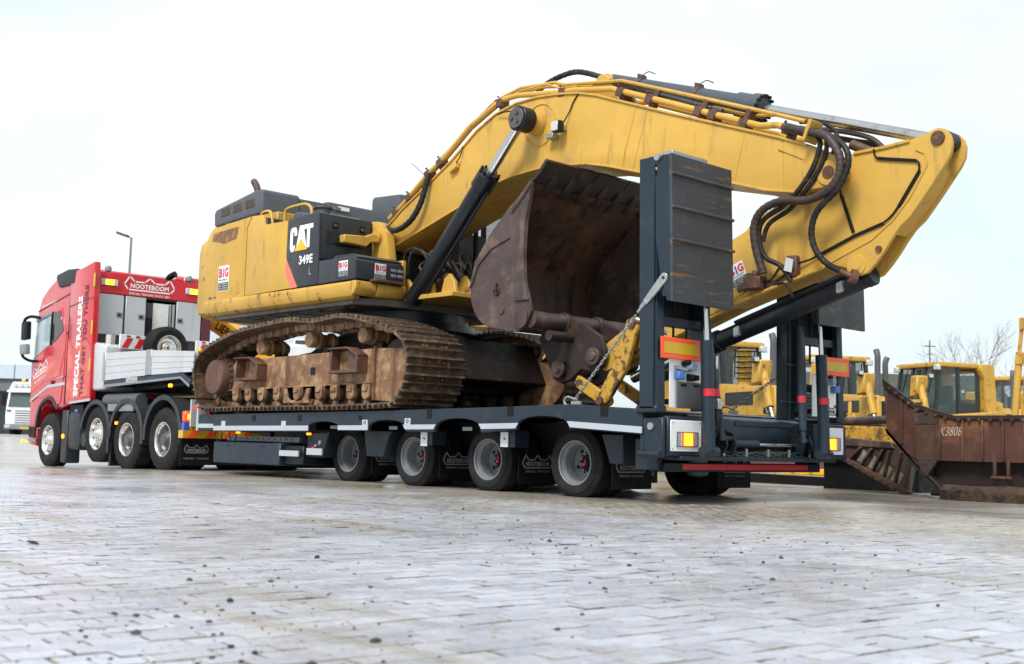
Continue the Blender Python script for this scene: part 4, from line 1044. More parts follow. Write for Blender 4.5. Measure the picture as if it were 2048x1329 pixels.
# lower tool box in front
tbx = MB().prism([(-.55, 2.60), (-.55, 2.925), (.25, 2.905), (.31, 2.86), (.32, 2.61)], HY0 - .01, .58).build('tool_box', 'grey_cat', exc, .025, seg=2)
MB().prism([(-.30, 2.925), (-.22, 2.965), (.16, 2.955), (.29, 2.90), (.25, 2.895), (-.55, 2.92)], HY0 + .04, .57).build('tool_box_lid', 'grey_cat', tbx, .008)
b = MB()
for z in (2.78, 2.71): b.box(.312, .322, .36, .45, z - .02, z + .02)
for z in (2.78, 2.71): b.box(.312, .322, .47, .56, z - .02, z + .02)
b.build('box_vent', 'rim_grey', tbx, .006)
sticker(back(.323, .18, 2.74), .18, .21, tbx)
sticker(side(.04, HY0 - .011, 2.765), .20, .20, tbx)
# hood
hd = MB().prism([(-3.82, 3.80), (-3.84, 4.02), (-3.78, 4.07), (-2.60, 4.22), (-2.46, 4.215), (-2.42, 4.19), (-2.40, 3.84)], .0, .66).build('engine_hood', 'grey_hood', exc, .04, seg=3)
MB().prism([(-3.82, 3.80), (-3.82, 4.02), (-2.55, 4.185), (-2.43, 4.17), (-2.42, 3.84)], .662, 1.15).build('hood_middle', 'grey_hood', exc, .03, seg=2)
MB().prism([(-3.6, 3.80), (-3.6, 4.08), (-2.5, 4.21), (-2.40, 4.20), (-2.36, 3.80)], 1.155, 2.55).build('hood_far', 'grey_hood', exc, .03, seg=2)
for x in (-3.62, -3.26, -2.90):
    zz = 3.92 + (x + 3.62) * .05
    MB().prism([(x, zz), (x + .27, zz + .012), (x + .26, zz + .15), (x + .01, zz + .135)], -.008, .02).build('hood_window', 'hood_window', hd, .01)
MB().box(-3.86, -2.45, .03, .06, 3.73, 3.80).build('hood_sill', 'yellow', exc, .006)
MB().box(-3.5, -2.0, .02, 2.5, 3.6, 3.82).build('hood_base', 'yellow', exc, .01)
MB().prism([(-1.55, 3.62), (-1.55, 4.14), (-1.50, 4.18), (-.85, 4.14), (-.80, 3.62)], 1.36, 1.95).build('filter_cover', 'grey_hood', exc, .04, seg=2)
MB().box(-.80, -.792, 1.42, 1.62, 3.72, 3.98).build('cover_grille', 'grille', exc)
ex = MB().tube(cr([(-3.40, .5, 4.12), (-3.40, .5, 4.36), (-3.44, .5, 4.47), (-3.54, .5, 4.58)], 5), [.055] * 15 + [.05], 14).build('exhaust_pipe', 'rust', exc)
MB().cyl((-1.25, .3, 3.58), (-1.25, .3, 3.80), .11, n=20).cyl((-1.25, .3, 3.80), (-1.25, .3, 3.83), .14, n=20).build('filler_cap', 'greyplastic', exc)
MB().cyl((-1.55, .55, 3.58), (-1.55, .55, 3.84), .19, n=20).cyl((-1.55, .55, 3.84), (-1.55, .55, 3.89), .22, n=20).build('air_cleaner', 'rim_grey', exc)
MB().prism([(-1.75, 3.58), (-1.7, 3.80), (-1.15, 3.70), (-.75, 3.64), (-.7, 3.58)], .1, .62).build('filler_housing', 'grey_hood', exc, .03)
MB().box(-2.372, -2.365, 1.32, 1.53, 4.09, 4.15).build('white_label', 'white_sign', exc)
for pts in ([(-1.86, .06, 3.57), (-1.86, .06, 3.78), (-1.78, .06, 3.84), (-1.42, .06, 3.85), (-1.26, .06, 3.82), (-1.18, .06, 3.74), (-1.16, .06, 3.57)],
            [(-2.28, -.08, 3.68), (-2.27, -.08, 3.80), (-2.12, -.08, 3.82), (-2.02, -.08, 3.78), (-1.96, -.08, 3.6)]):
    MB().tube(cr(pts, 4), .022, 10).build('hand_rail', 'yellow', exc)
# walk deck towards the boom
MB().box(-.58, 1.28, .62, 2.0, 2.40, 2.46).build('front_deck', 'yellow', exc, .006)
MB().box(-.55, .25, .60, .66, 2.46, 2.95).build('deck_wall', 'yellow_worn', exc, .006)
# boom foot lugs
for y in (.70, 1.72):
    MB().prism([(-.72, 3.05), (-.72, 3.50), (-.62, 3.60), (-.46, 3.58), (-.28, 3.42), (-.20, 3.05), (-.05, 2.46), (-.85, 2.46)], y, y + .14).build('boom_foot_lug', 'yellow', exc, .02, seg=2)
    MB().cyl((-.46, y - .05, 3.36), (-.46, y + .19, 3.36), .10, n=20).build('foot_pin', 'yellow_worn', exc)
for x in (.18, .62, 1.06):
    for y in (.72, .98, 1.50, 1.76):
        MB().prism([(x - .14, 2.46), (x + .16, 2.46), (x + .12, 2.62), (x + .02, 2.72), (x - .08, 2.66)], y, y + .06).build('cylinder_lug', 'yellow_worn', exc, .01)
# tangle of hoses and valves in front of the turntable
rh = random.Random(5)
for k in range(26):
    y = rh.uniform(.75, 1.75); x0 = rh.uniform(.0, .5)
    pts = [(x0, y, 2.48 + rh.random() * .1), (x0 + rh.uniform(.0, .3), y + rh.uniform(-.15, .15), 2.75 + rh.random() * .35), (x0 + rh.uniform(.15, .5), y + rh.uniform(-.15, .15), 2.75 + rh.random() * .3), (x0 + rh.uniform(.2, .75), y + rh.uniform(-.15, .15), 2.5 + rh.random() * .2)]
    MB().tube(cr(pts, 5), rh.choice([.016, .02, .026]), 8).build('hydraulic_hose', 'hose' if k % 4 else 'hose_brown', exc)
for k in range(6):
    x, y, z = rh.uniform(.0, .9), rh.uniform(.9, 1.7), 2.50 + rh.random() * .15
    MB().box(x - .1, x + .1, y - .08, y + .08, z - .05, z + .16).cyl((x, y, z + .16), (x, y, z + .24), .05, n=10).build('valve_block', 'blackpaint' if k % 3 else 'brown_clamp', exc, .01)
# cab on the far side
cab = MB().box(-.62, 1.05, 1.86, 1.92, 2.46, 2.85).box(-.62, 1.05, 2.74, 2.80, 2.46, 2.85).box(1.0, 1.05, 1.92, 2.74, 2.46, 2.80).box(-.62, -.56, 1.86, 2.80, 2.46, 3.2).prism([(-.62, 4.02), (.55, 4.02), (.78, 3.97), (.78, 3.92), (-.62, 3.92)], 1.86, 2.80).build('cab', 'grey_cat', exc, .015)
for y in (1.89, 2.77):
    MB().bar((1.02, y, 2.8), (.75, y, 3.95), .06, .06, (1, 0, 0)).bar((-.58, y, 2.8), (-.58, y, 3.95), .06, .06, (1, 0, 0)).bar((.25, y, 2.8), (.25, y, 3.95), .05, .05, (1, 0, 0)).build('cab_pillar', 'black', cab)
    MB().prism([(.30, 2.85), (1.0, 2.85), (.74, 3.92), (.30, 3.92)], y - .006, y + .006).build('cab_window', 'glass', cab)
    MB().prism([(-.55, 2.85), (.22, 2.85), (.22, 3.92), (-.55, 3.92)], y - .006, y + .006).build('cab_window', 'glass', cab)
b = MB(); b.add([(1.03, 1.94, 2.82), (1.03, 2.72, 2.82), (.76, 2.72, 3.93), (.76, 1.94, 3.93), (1.018, 1.94, 2.82), (1.018, 2.72, 2.82), (.748, 2.72, 3.93), (.748, 1.94, 3.93)], [(0, 1, 2, 3), (7, 6, 5, 4), (0, 4, 5, 1), (1, 5, 6, 2), (2, 6, 7, 3), (3, 7, 4, 0)])
b.build('windscreen', 'glass', cab)
MB().box(-.3, .15, 2.1, 2.55, 2.85, 3.0).box(-.38, -.25, 2.1, 2.55, 2.95, 3.6).build('driver_seat', 'ladder_glass', cab, .05, seg=2)
MB().tube(cr([(.45, 2.1, 2.6), (.5, 2.1, 3.0), (.42, 2.1, 3.2)], 4), .02, 8).box(.5, .7, 2.2, 2.3, 2.9, 3.1).build('control_lever', 'black', cab)

# ---- boom
bt_ = [(-.62, 3.44), (-.51, 3.57), (-.20, 3.76), (.37, 4.04), (.81, 4.27), (1.33, 4.60), (1.68, 4.75), (2.08, 4.82), (2.44, 4.82), (2.81, 4.785), (3.14, 4.73), (3.45, 4.64), (3.94, 4.45), (4.55, 4.215), (5.97, 3.69), (6.30, 3.55), (6.60, 3.40), (6.70, 3.30), (6.69, 3.20), (6.60, 3.12), (6.44, 3.10)]
bb_ = [(6.16, 3.10), (5.81, 3.17), (5.37, 3.315), (4.15, 3.61), (3.65, 3.76), (3.3, 3.845), (2.94, 3.885), (2.6, 3.915), (2.32, 3.905), (2.05, 3.89), (1.8, 3.855), (1.45, 3.76), (1.07, 3.64), (-.46, 3.22), (-.60, 3.28)]
BY0, BY1 = .92, 1.68
cut = [p for p in bt_ if p[0] < 6.0] + [(6.02, 3.67), (6.02, 3.125)] + [p for p in bb_ if p[0] < 6.0]
boom = MB().prism(cut, BY0, BY1).build('boom', 'yellow', exc, .012, seg=2)
tipo = [(6.02, 3.67), (6.30, 3.55), (6.60, 3.40), (6.70, 3.30), (6.69, 3.20), (6.60, 3.12), (6.44, 3.10), (6.16, 3.10), (6.02, 3.125)]
for y in (BY0 - .004, BY1 - .126):
    MB().prism(tipo, y, y + .13).build('boom_fork', 'yellow', boom, .012, seg=2)
# flange plates standing a little proud of the side
def strip(pts, y0, y1, w):
    b = MB(); P = [V((p[0], 0, p[1])) for p in pts]
    vs = []
    for i, p in enumerate(P):
        t = (P[min(i + 1, len(P) - 1)] - P[max(i - 1, 0)]).normalized(); n_ = V((-t.z, 0, t.x))
        for s_ in (-w / 2, w / 2):
            for y in (y0, y1): q = p + n_ * s_; vs.append((q.x, y, q.z))
    fs = []
    for i in range(len(P) - 1):
        a, c = 4 * i, 4 * i + 4
        fs += [(a, c, c + 1, a + 1), (a + 2, a + 3, c + 3, c + 2), (a, a + 2, c + 2, c), (a + 1, c + 1, c + 3, a + 3)]
    fs += [(0, 1, 3, 2), tuple(4 * (len(P) - 1) + k for k in (0, 2, 3, 1))]
    return b.add(vs, fs)
strip([p for p in bt_ if p[0] < 6.31], BY0 - .022, BY1 + .022, .026).build('top_flange', 'yellow', boom, .004)
strip([p for p in bb_ if p[0] < 6.2], BY0 - .022, BY1 + .022, .026).build('bottom_flange', 'yellow', boom, .004)
for x0, z0, x1, z1 in ((4.05, 4.40, 3.85, 3.70), (4.22, 4.33, 4.02, 3.66), (5.55, 3.84, 5.42, 3.31)):
    MB().bar((x0, BY0 - .002, z0 - .02), (x1, BY0 - .002, z1 + .02), .006, .018, (1, 0, 0)).build('weld_seam', 'yellow', boom, .002)
MB().lathe([(.275, .0), (.272, -.010), (.255, -.012), (.253, 0)], (2.50, BY0, 4.46), n=48, closed=True).build('ring_weld', 'yellow', boom)
MB().lathe([(.15, .0), (.145, -.06), (.125, -.09), (.12, -.20)], (2.46, BY0, 4.48), n=32).build('pin_boss', 'yellow', boom)
MB().cyl((2.46, BY1 - .1, 4.48), (2.46, BY1 + .2, 4.48), .125, n=24).build('pin_boss', 'yellow', boom)
MB().cyl((6.54, BY0 - .02, 3.235), (6.54, BY1 + .02, 3.235), .062, n=20).build('stick_pin', 'brown_clamp', boom)
MB().lathe([(.13, 0), (.12, -.016), (.07, -.017), (.065, -.006)], (6.54, BY0 - .004, 3.235), n=28).build('pin_collar', 'yellow', boom)
MB().prism([(6.26, 3.22), (6.34, 3.22), (6.38, 3.31), (6.36, 3.37), (6.29, 3.37), (6.25, 3.31)], BY0 - .028, BY0 - .003).build('retainer_block', 'yellow', boom, .008)
MB().prism([(5.97, 3.58), (6.28, 3.42), (6.30, 3.22), (6.285, 3.22), (6.262, 3.41), (5.96, 3.565)], BY0 - .016, BY0 - .001).build('weld_seam', 'yellow', boom, .002)
# boom lamp and small boxes
lm = MB().box(2.87, 3.0, .74, .84, 4.26, 4.40).build('work_lamp', 'blackpaint', exc, .02, seg=2)
MB().box(2.88, 2.99, .728, .742, 4.27, 4.39).build('lamp_glass', 'glass_lens', lm, .012)
MB().box(2.90, 2.97, .84, .93, 4.30, 4.36).box(2.72, 2.84, .80, .92, 4.22, 4.28).build('lamp_bracket', 'steel', lm, .006)
MB().tube(cr([(2.97, .86, 4.40), (3.02, .90, 4.52), (3.07, .905, 4.62), (3.16, .91, 4.73)], 4), .008, 6).build('lamp_cable', 'black', lm)
MB().prism([(.86, 4.09), (1.0, 4.16), (.97, 4.25), (.83, 4.18)], BY0 - .07, BY0 - .0).build('junction_box', 'yellow', exc, .008)
MB().tube(cr([(.98, .87, 4.22), (1.05, .88, 4.30), (1.08, .89, 4.42)], 4), .008, 6).build('thin_cable', 'black', exc)
MB().tube(cr([(1.75, .88, 4.73), (1.95, .86, 4.72), (2.15, .85, 4.68), (2.33, .80, 4.60)], 5), .008, 6).build('thin_cable', 'black', exc)
MB().tube([(-.02, .9, 4.38), (.30, .9, 4.15)], .004, 5).build('antenna', 'black', exc)

# ---- boom cylinders
for y in (.66, 1.94):
    rod_t = V((2.46, y, 4.48)); base = V((.42, y, 2.40)); dv = (base - rod_t).normalized(); L_ = (base - rod_t).length
    P_ = lambda t: rod_t + dv * t
    bc = MB().cyl(P_(.92), P_(L_), .118, n=28).build('boom_cylinder', 'blackpaint', exc)
    MB().cyl(P_(.84), P_(1.06), .142, n=28).cyl(P_(.80), P_(.84), .12, n=28).build('gland', 'blackpaint', bc, .008)
    b = MB()
    for k in range(10):
        a = dv.orthogonal().normalized(); c = dv.cross(a); q = a * math.cos(k * .628) * .125 + c * math.sin(k * .628) * .125
        b.cyl(P_(.785) + q, P_(.845) + q, .016, n=6)
    b.build('gland_bolt', 'black', bc)
    MB().cyl(P_(.10), P_(.82), .062, n=24).build('rod', 'chrome', bc)
    s_ = -1 if y < 1.3 else 1
    e = MB().cyl((2.46, y - .10, 4.48), (2.46, y + .10, 4.48), .155, n=32).build('rod_eye', 'blackpaint', bc, .01)
    MB().cyl((2.46, y + s_ * .10, 4.48), (2.46, y + s_ * .125, 4.48), .13, n=28).build('pin_cap', 'greyplastic', e, .006)
    b = MB()
    for k in range(3):
        a = 1.1 + k * 2.09; b.cyl((2.46 + .06 * math.cos(a), y + s_ * .125, 4.48 + .06 * math.sin(a)), (2.46 + .06 * math.cos(a), y + s_ * .145, 4.48 + .06 * math.sin(a)), .024, n=6)
    b.build('cap_bolt', 'brown_clamp', e)
    pts = [P_(t) + V((.10, 0, -.09)) for t in (1.0, 1.3, 1.8, 2.4, 2.7)]
    MB().tube(pts, .022, 8).build('supply_pipe', 'blackpaint', bc)

# ---- stick
st = [(6.50, 3.40), (6.72, 3.435), (7.04, 3.44), (7.30, 3.46), (7.50, 3.51), (7.575, 3.53), (7.64, 3.51), (7.69, 3.45), (7.71, 3.38), (7.70, 3.28), (7.66, 3.20), (7.60, 3.12), (7.47, 2.95), (7.30, 2.74), (7.20, 2.66), (7.11, 2.55), (7.04, 2.45), (6.95, 2.34), (6.86, 2.25), (6.78, 2.225), (6.70, 2.245), (6.64, 2.31), (6.49, 2.355), (5.96, 2.22), (5.26, 2.01), (3.75, 1.48), (3.52, 1.40), (3.38, 1.44), (3.34, 1.56), (3.42, 1.66), (5.26, 2.73), (5.45, 2.81), (5.57, 2.92), (5.86, 3.04), (6.25, 3.10), (6.42, 3.22)]
SY0, SY1 = 1.08, 1.40
def stick_body():
    b = MB()
    b.prism(st, SY0, SY0 + .05)
    return b
stick = stick_body().build('stick', 'yellow', exc, .010, seg=2)
MB().prism(st, SY1 - .05, SY1).build('stick_far_plate', 'yellow', stick, .010, seg=2)
inner = [(6.50, 3.38), (7.04, 3.42), (7.28, 3.40), (7.42, 3.24), (7.40, 3.10), (7.20, 2.82), (7.02, 2.66), (6.60, 2.44), (5.96, 2.26), (5.26, 2.05), (3.7, 1.50), (3.5, 1.46), (3.45, 1.62), (5.26, 2.69), (5.45, 2.77), (5.57, 2.88), (5.86, 3.0), (6.42, 3.2)]
MB().prism(inner, SY0 + .052, SY1 - .052).build('stick_box', 'yellow', stick, .008)
# back plate that curves down the outside of the stick
strip([(7.52, 3.26), (7.55, 3.14), (7.44, 2.98), (7.24, 2.75), (7.10, 2.61)], SY0 + .02, SY1 - .02, .05).build('back_plate', 'yellow', stick, .006)
strip([(6.72, 3.428), (7.04, 3.432), (7.30, 3.452)], SY0 - .02, SY1 + .02, .03).build('stick_top_flange', 'yellow', stick, .004)
strip([(7.36, 3.36), (7.45, 3.31), (7.47, 3.2), (7.30, 2.92), (7.12, 2.72), (6.9, 2.56), (6.45, 2.38), (5.26, 2.06)], SY0 - .012, SY0 + .002, .02).build('edge_weld', 'yellow', stick, .003)
strip([(5.26, 2.035), (6.0, 2.245), (6.47, 2.37)], SY0 - .02, SY1 + .02, .03).build('stick_lower_flange', 'yellow', stick, .004)
for x, z, r in ((7.58, 3.43, .066), (6.74, 2.33, .05), (6.98, 2.46, .032)):
    MB().cyl((x, SY0 - .02, z), (x, (SY1 + .02) if x != 6.98 else SY0 + .04, z), r, n=22).build('stick_pin', 'brown_clamp' if x != 6.74 else 'yellow', stick)
MB().lathe([(.105, 0), (.10, -.012), (.07, -.012)], (6.74, SY0, 2.33), n=24).build('pin_collar', 'yellow', stick)
# rubber cable tracks screwed to the stick
def strap(pts, w=.05): return strip(pts, SY0 - .022, SY0 - .001, w)
for seg_ in ([(6.98, 3.335), (7.37, 3.25)], [(7.40, 3.15), (7.185, 2.835)], [(7.03, 2.70), (6.73, 2.615), (6.36, 2.475)], [(6.585, 3.03), (6.715, 2.65)]):
    strap(seg_, .03).build('cable_cover', 'black', stick, .003)
for pts in ([(6.94, 1.06, 3.43), (6.95, 1.06, 3.37), (6.98, 1.06, 3.335)], [(7.37, 1.06, 3.25), (7.40, 1.06, 3.22), (7.40, 1.06, 3.15)], [(7.185, 1.06, 2.835), (7.12, 1.06, 2.76), (7.03, 1.06, 2.70)], [(6.36, 1.06, 2.475), (6.25, 1.05, 2.43), (6.12, 1.03, 2.40)], [(6.57, 1.06, 3.12), (6.585, 1.06, 3.03)]):
    MB().tube(cr(pts, 4), .010, 6).build('thin_cable', 'black', stick)
# lamp (rusty, broken) and valve cluster
MB().box(6.0, 6.13, SY0 - .10, SY0 - .02, 2.27, 2.48).box(6.02, 6.12, SY0 - .13, SY0 - .1, 2.32, 2.44).build('stick_lamp', 'brown_clamp', stick, .02)
MB().prism([(6.01, 2.33), (6.10, 2.30), (6.12, 2.43), (6.04, 2.46)], SY0 - .136, SY0 - .131).build('lamp_glass', 'glass_lens', stick)
vb = MB().box(5.53, 5.74, SY0 - .16, SY0 - .02, 2.17, 2.30).cyl((5.44, SY0 - .09, 2.17), (5.60, SY0 - .09, 2.24), .05, n=12).cyl((5.63, SY0 - .10, 2.28), (5.66, SY0 - .10, 2.36), .045, n=10).build('valve_block', 'brown_clamp', exc, .012)
for k, pts in enumerate(([(5.15, .98, 1.98), (5.3, .98, 2.05), (5.5, .98, 2.17)], [(5.74, 1.0, 2.22), (5.85, 1.0, 2.28), (5.92, 1.0, 2.36), (6.05, 1.0, 2.4)], [(5.74, 1.0, 2.25), (5.86, 1.02, 2.24), (6.02, 1.03, 2.33)], [(5.7, 1.0, 2.19), (5.9, 1.0, 2.22), (6.02, 1.0, 2.18), (6.08, 1.0, 2.06)])):
    MB().tube(cr(pts, 5), .014 if k else .025, 7).build('hydraulic_hose', 'hose' if k else 'yellow_worn', exc)
MB().tube([(5.0, .99, 1.93), (5.8, 1.02, 2.17), (6.4, 1.03, 2.33)], .018, 8).build('stick_pipe', 'yellow_worn', stick)
# dealer sticker on the stick, turned with it
ux = V((1, 0, .42)).normalized(); uz = V((-.42, 0, 1)).normalized()
sticker(frame((5.36, SY0 - .004, 2.36), ux, uz), .21, .24, stick)
MB().cyl((5.50, SY0 - .02, 2.33), (5.50, SY0, 2.33), .035, n=12).build('bolt_boss', 'brown_clamp', stick)

# ---- bucket cylinder under the stick
p0, p1 = V((6.80, 1.24, 2.24)), V((4.90, 1.24, 1.66))
bk = MB().cyl(p0, p1, .097, n=28).build('bucket_cylinder', 'blackpaint', exc)
dd = (p1 - p0).normalized()
MB().cyl(p1 - dd * .14, p1 + dd * .06, .118, n=28).build('gland', 'blackpaint', bk, .008)
MB().cyl(p0 - dd * .04, p0 + dd * .05, .104, n=24).build('end_cap', 'blackpaint', bk, .008)
MB().cyl(p1, p1 + dd * 1.15, .062, n=22).build('rod', 'chrome', bk)
for t in (.14, .78):
    q = p0.lerp(p1, t) + V((0, -.11, -.02)); MB().obox(q, dd, (0, 1, 0), (0, 0, 1), .035, .03, .05).build('pipe_clamp', 'steel', bk, .006)
MB().tube([p0.lerp(p1, .1) + V((0, -.1, .09)), p0.lerp(p1, .8) + V((0, -.1, .09))], .02, 8).build('supply_pipe', 'blackpaint', bk)

# ---- stick cylinder on top of the boom
SC_Y = 1.24
q0, q1, q2 = V((3.40, SC_Y, 4.865)), V((5.50, SC_Y, 4.155)), V((7.58, SC_Y, 3.43))
sc_ = MB().cyl(q0, q1, .115, n=30).build('stick_cylinder', 'cyl_grey', exc)
dq = (q1 - q0).normalized()
MB().cyl(q1 - dq * .28, q1 + dq * .02, .135, n=30).cyl(q1 - dq * .06, q1 + dq * .05, .152, n=30).build('gland', 'cyl_grey', sc_, .008)
b = MB()
for k in range(14):
    a = dq.orthogonal().normalized(); c = dq.cross(a); w_ = a * math.cos(k * .449) * .137 + c * math.sin(k * .449) * .137
    b.cyl(q1 + dq * .04 + w_, q1 + dq * .085 + w_, .018, n=6)
b.build('gland_bolt', 'black', sc_)
MB().cyl(q1 + dq * .05, q2, .056, n=26).build('rod', 'chrome', sc_)
MB().cyl(q2 + V((0, -.105, 0)), q2 + V((0, .105, 0)), .095, n=28).build('rod_eye', 'blackpaint', sc_, .012)
MB().cyl(q0 + V((0, -.13, 0)), q0 + V((0, .13, 0)), .10, n=26).build('base_eye', 'yellow', sc_, .012)
for y in (1.06, 1.36):
    MB().prism([(2.95, 4.72), (3.22, 4.84), (3.34, 4.94), (3.44, 4.94), (3.52, 4.85), (3.70, 4.52)], y, y + .08).build('cylinder_lug', 'yellow', boom, .012)
for t in (.22, .62):
    q = q0.lerp(q1, t); MB().lathe([(.138, -.03), (.148, -.03), (.148, .03), (.138, .03)], (0, 0, 0), 'Z', 24, closed=True)
    b = MB(); b.cyl(q - dq * .025, q + dq * .025, .124, n=26); b.obox(q + V((0, 0, .135)), dq, (0, 1, 0), (0, 0, 1), .03, .05, .03); b.build('cylinder_clamp', 'brown_clamp', sc_)
    MB().tube(cr([q + V((.0, 0, .15)), q + V((.1, 0, .18)), q + V((.2, 0, .13))], 4), .006, 5).build('thin_cable', 'black', sc_)
MB().tube([q0 + V((.1, -.16, -.02)), q1 + V((-.35, -.17, .0))], .024, 8).build('supply_pipe', 'cyl_grey', sc_)

# ---- pipes along the boom
L1 = [(-.54, 3.67), (-.24, 3.83), (.29, 4.18), (.64, 4.36), (1.13, 4.68), (1.64, 4.89), (1.80, 4.93), (2.04, 4.93), (2.78, 4.82), (3.06, 4.79), (3.66, 4.68), (4.52, 4.34), (4.99, 4.15), (5.49, 3.95), (5.72, 3.86), (5.93, 3.83), (6.17, 3.72)]
MB().tube([(x, .95, z) for x, z in L1], .036, 10).build('boom_pipe', 'yellow', boom)
MB().tube([(x, 1.62, z - .01) for x, z in L1], .036, 10).build('boom_pipe', 'yellow', boom)
MB().tube([(x - .03, 1.02, z + .01) for x, z in L1[:6]], .022, 8).build('boom_pipe', 'pipe_rusty', boom)
L2 = [(1.62, 5.00), (2.0, 5.06), (2.62, 5.0), (2.77, 4.94), (3.71, 4.79), (4.40, 4.53), (5.84, 3.98), (6.19, 3.84)]
MB().tube([(x, 1.05, z) for x, z in L2], .023, 8).build('boom_pipe', 'yellow', boom)
L3 = [(1.89, 5.04), (2.35, 5.02), (3.06, 4.88), (3.6, 4.79), (4.31, 4.49), (5.49, 4.05), (5.81, 4.0)]
MB().tube([(x, 1.14, z) for x, z in L3], .020, 8).build('boom_pipe', 'yellow', boom)
MB().tube([(1.70, .98, 4.90), (2.05, .98, 4.99), (2.5, .99, 4.99), (2.75, 1.0, 4.89), (3.05, 1.0, 4.85)], .014, 7).build('boom_pipe', 'yellow', boom)
MB().tube([(.2, .99, 4.16), (.45, .99, 4.34), (1.1, .99, 4.72), (1.6, .99, 4.97)], .014, 7).build('boom_pipe', 'pipe_rusty', boom)
for x, z in ((-.39, 3.745), (-.10, 3.92), (.31, 4.19), (.56, 4.31), (1.74, 4.90), (2.86, 4.81), (3.80, 4.62), (4.24, 4.45), (4.93, 4.175), (5.12, 4.10), (5.52, 3.93), (6.06, 3.77)):
    t = V((1, 0, .55 if x < 1.7 else -.1 if x < 3.3 else -.4)).normalized(); u_ = V((0, 1, 0)).cross(t) * -1
    MB().obox((x, .98, z - .01), t, (0, 1, 0), u_, .055, .075, .055).obox((x, 1.0, z - .08), t, (0, 1, 0), u_, .035, .05, .06).cyl(V((x, .90, z + .05)), V((x, .90, z + .075)), .02, n=6).build('pipe_clamp', 'brown_clamp', boom, .01)
for x, z in ((4.24, 4.45), (4.93, 4.2), (5.5, 4.0)):
    MB().obox((x, 1.12, z + .05), (1, 0, -.4), (0, 1, 0), (.4, 0, 1), .035, .09, .07).build('pipe_clamp', 'brown_clamp', boom, .008)
for x in (5.3, 5.62):
    MB().box(x - .1, x + .1, .95, 1.3, 3.93 - (x - 5.3) * .4 - .12, 3.93 - (x - 5.3) * .4 - .05).build('pipe_bracket', 'brown_clamp', boom, .008)

# ---- hoses
def hose(pts, r, m, nm='hydraulic_hose'):
    P = cr(pts, 14 if r > .03 else 8)
    return MB().tube(P, [r * (1. if (k // 2) % 2 else .93) for k in range(len(P))] if r > .03 else r, 12).build(nm, m, exc, 0, 60)
hose([(6.1, .86, 3.76), (6.35, .82, 3.66), (6.58, .79, 3.57), (6.73, .78, 3.37), (6.74, .78, 3.19), (6.63, .78, 3.04), (6.38, .80, 2.97), (6.05, .84, 3.01), (5.81, .86, 2.95), (5.70, .88, 2.80), (5.71, .90, 2.57), (5.78, .93, 2.32)], .043, 'hose_brown')
hose([(6.2, .92, 3.74), (6.52, .85, 3.62), (6.77, .81, 3.44), (6.82, .80, 3.25), (6.71, .80, 3.04), (6.48, .82, 2.86), (6.39, .85, 2.68), (6.41, .88, 2.50), (6.50, .92, 2.36), (6.62, 1.0, 2.27)], .032, 'hose')
hose([(6.40, .88, 3.65), (6.48, .86, 3.53), (6.41, .86, 3.32), (6.26, .86, 3.12), (6.06, .87, 2.97), (5.80, .90, 2.86), (5.73, .92, 2.71), (5.79, .94, 2.49), (5.96, .97, 2.38), (6.06, 1.0, 2.22)], .026, 'hose')
hose([(6.45, .92, 3.66), (6.53, .90, 3.53), (6.47, .90, 3.31), (6.28, .90, 3.08), (6.09, .92, 2.93), (5.84, .94, 2.82), (5.75, .96, 2.65)], .024, 'hose')
hose([(6.1, 1.1, 3.86), (6.4, 1.05, 3.78), (6.58, 1.0, 3.62), (6.55, .95, 3.4), (6.45, .93, 3.2)], .022, 'hose')
hose([(6.2, 1.25, 3.80), (6.5, 1.25, 3.72), (6.8, 1.25, 3.6), (6.95, 1.25, 3.46)], .026, 'hose_brown')
hose([(6.3, 1.35, 3.72), (6.6, 1.35, 3.62), (6.8, 1.35, 3.55), (6.86, 1.35, 3.44)], .03, 'hose_brown')
MB().cyl((6.62, 1.2, 3.56), (6.86, 1.2, 3.43), .05, n=12).build('hose_fitting', 'brown_clamp', exc, .006)
MB().cyl((6.02, .93, 3.79), (6.36, .86, 3.65), .05, n=12).build('hose_fitting', 'brown_clamp', exc, .006)
MB().obox((6.38, .88, 3.66), (1, 0, -.4), (0, 1, 0), (.4, 0, 1), .02, .11, .11).build('hose_bracket', 'yellow_worn', boom, .006)
MB().cyl((6.62, .99, 2.27), (6.76, 1.02, 2.20), .03, n=10).cyl((6.72, 1.0, 2.22), (6.76, 1.05, 2.2), .07, n=12).build('hose_fitting', 'brown_clamp', exc, .006)
hose([(.42, .86, 4.16), (.40, .84, 4.02), (.31, .82, 3.75), (.12, .80, 3.53), (-.20, .80, 3.44), (-.51, .80, 3.53), (-.75, .75, 3.60)], .042, 'hose')
hose([(2.15, 1.2, 5.0), (2.28, 1.2, 5.07), (2.5, 1.2, 5.12), (2.79, 1.2, 5.13), (3.04, 1.2, 5.06), (3.42, 1.2, 4.89)], .036, 'hose')

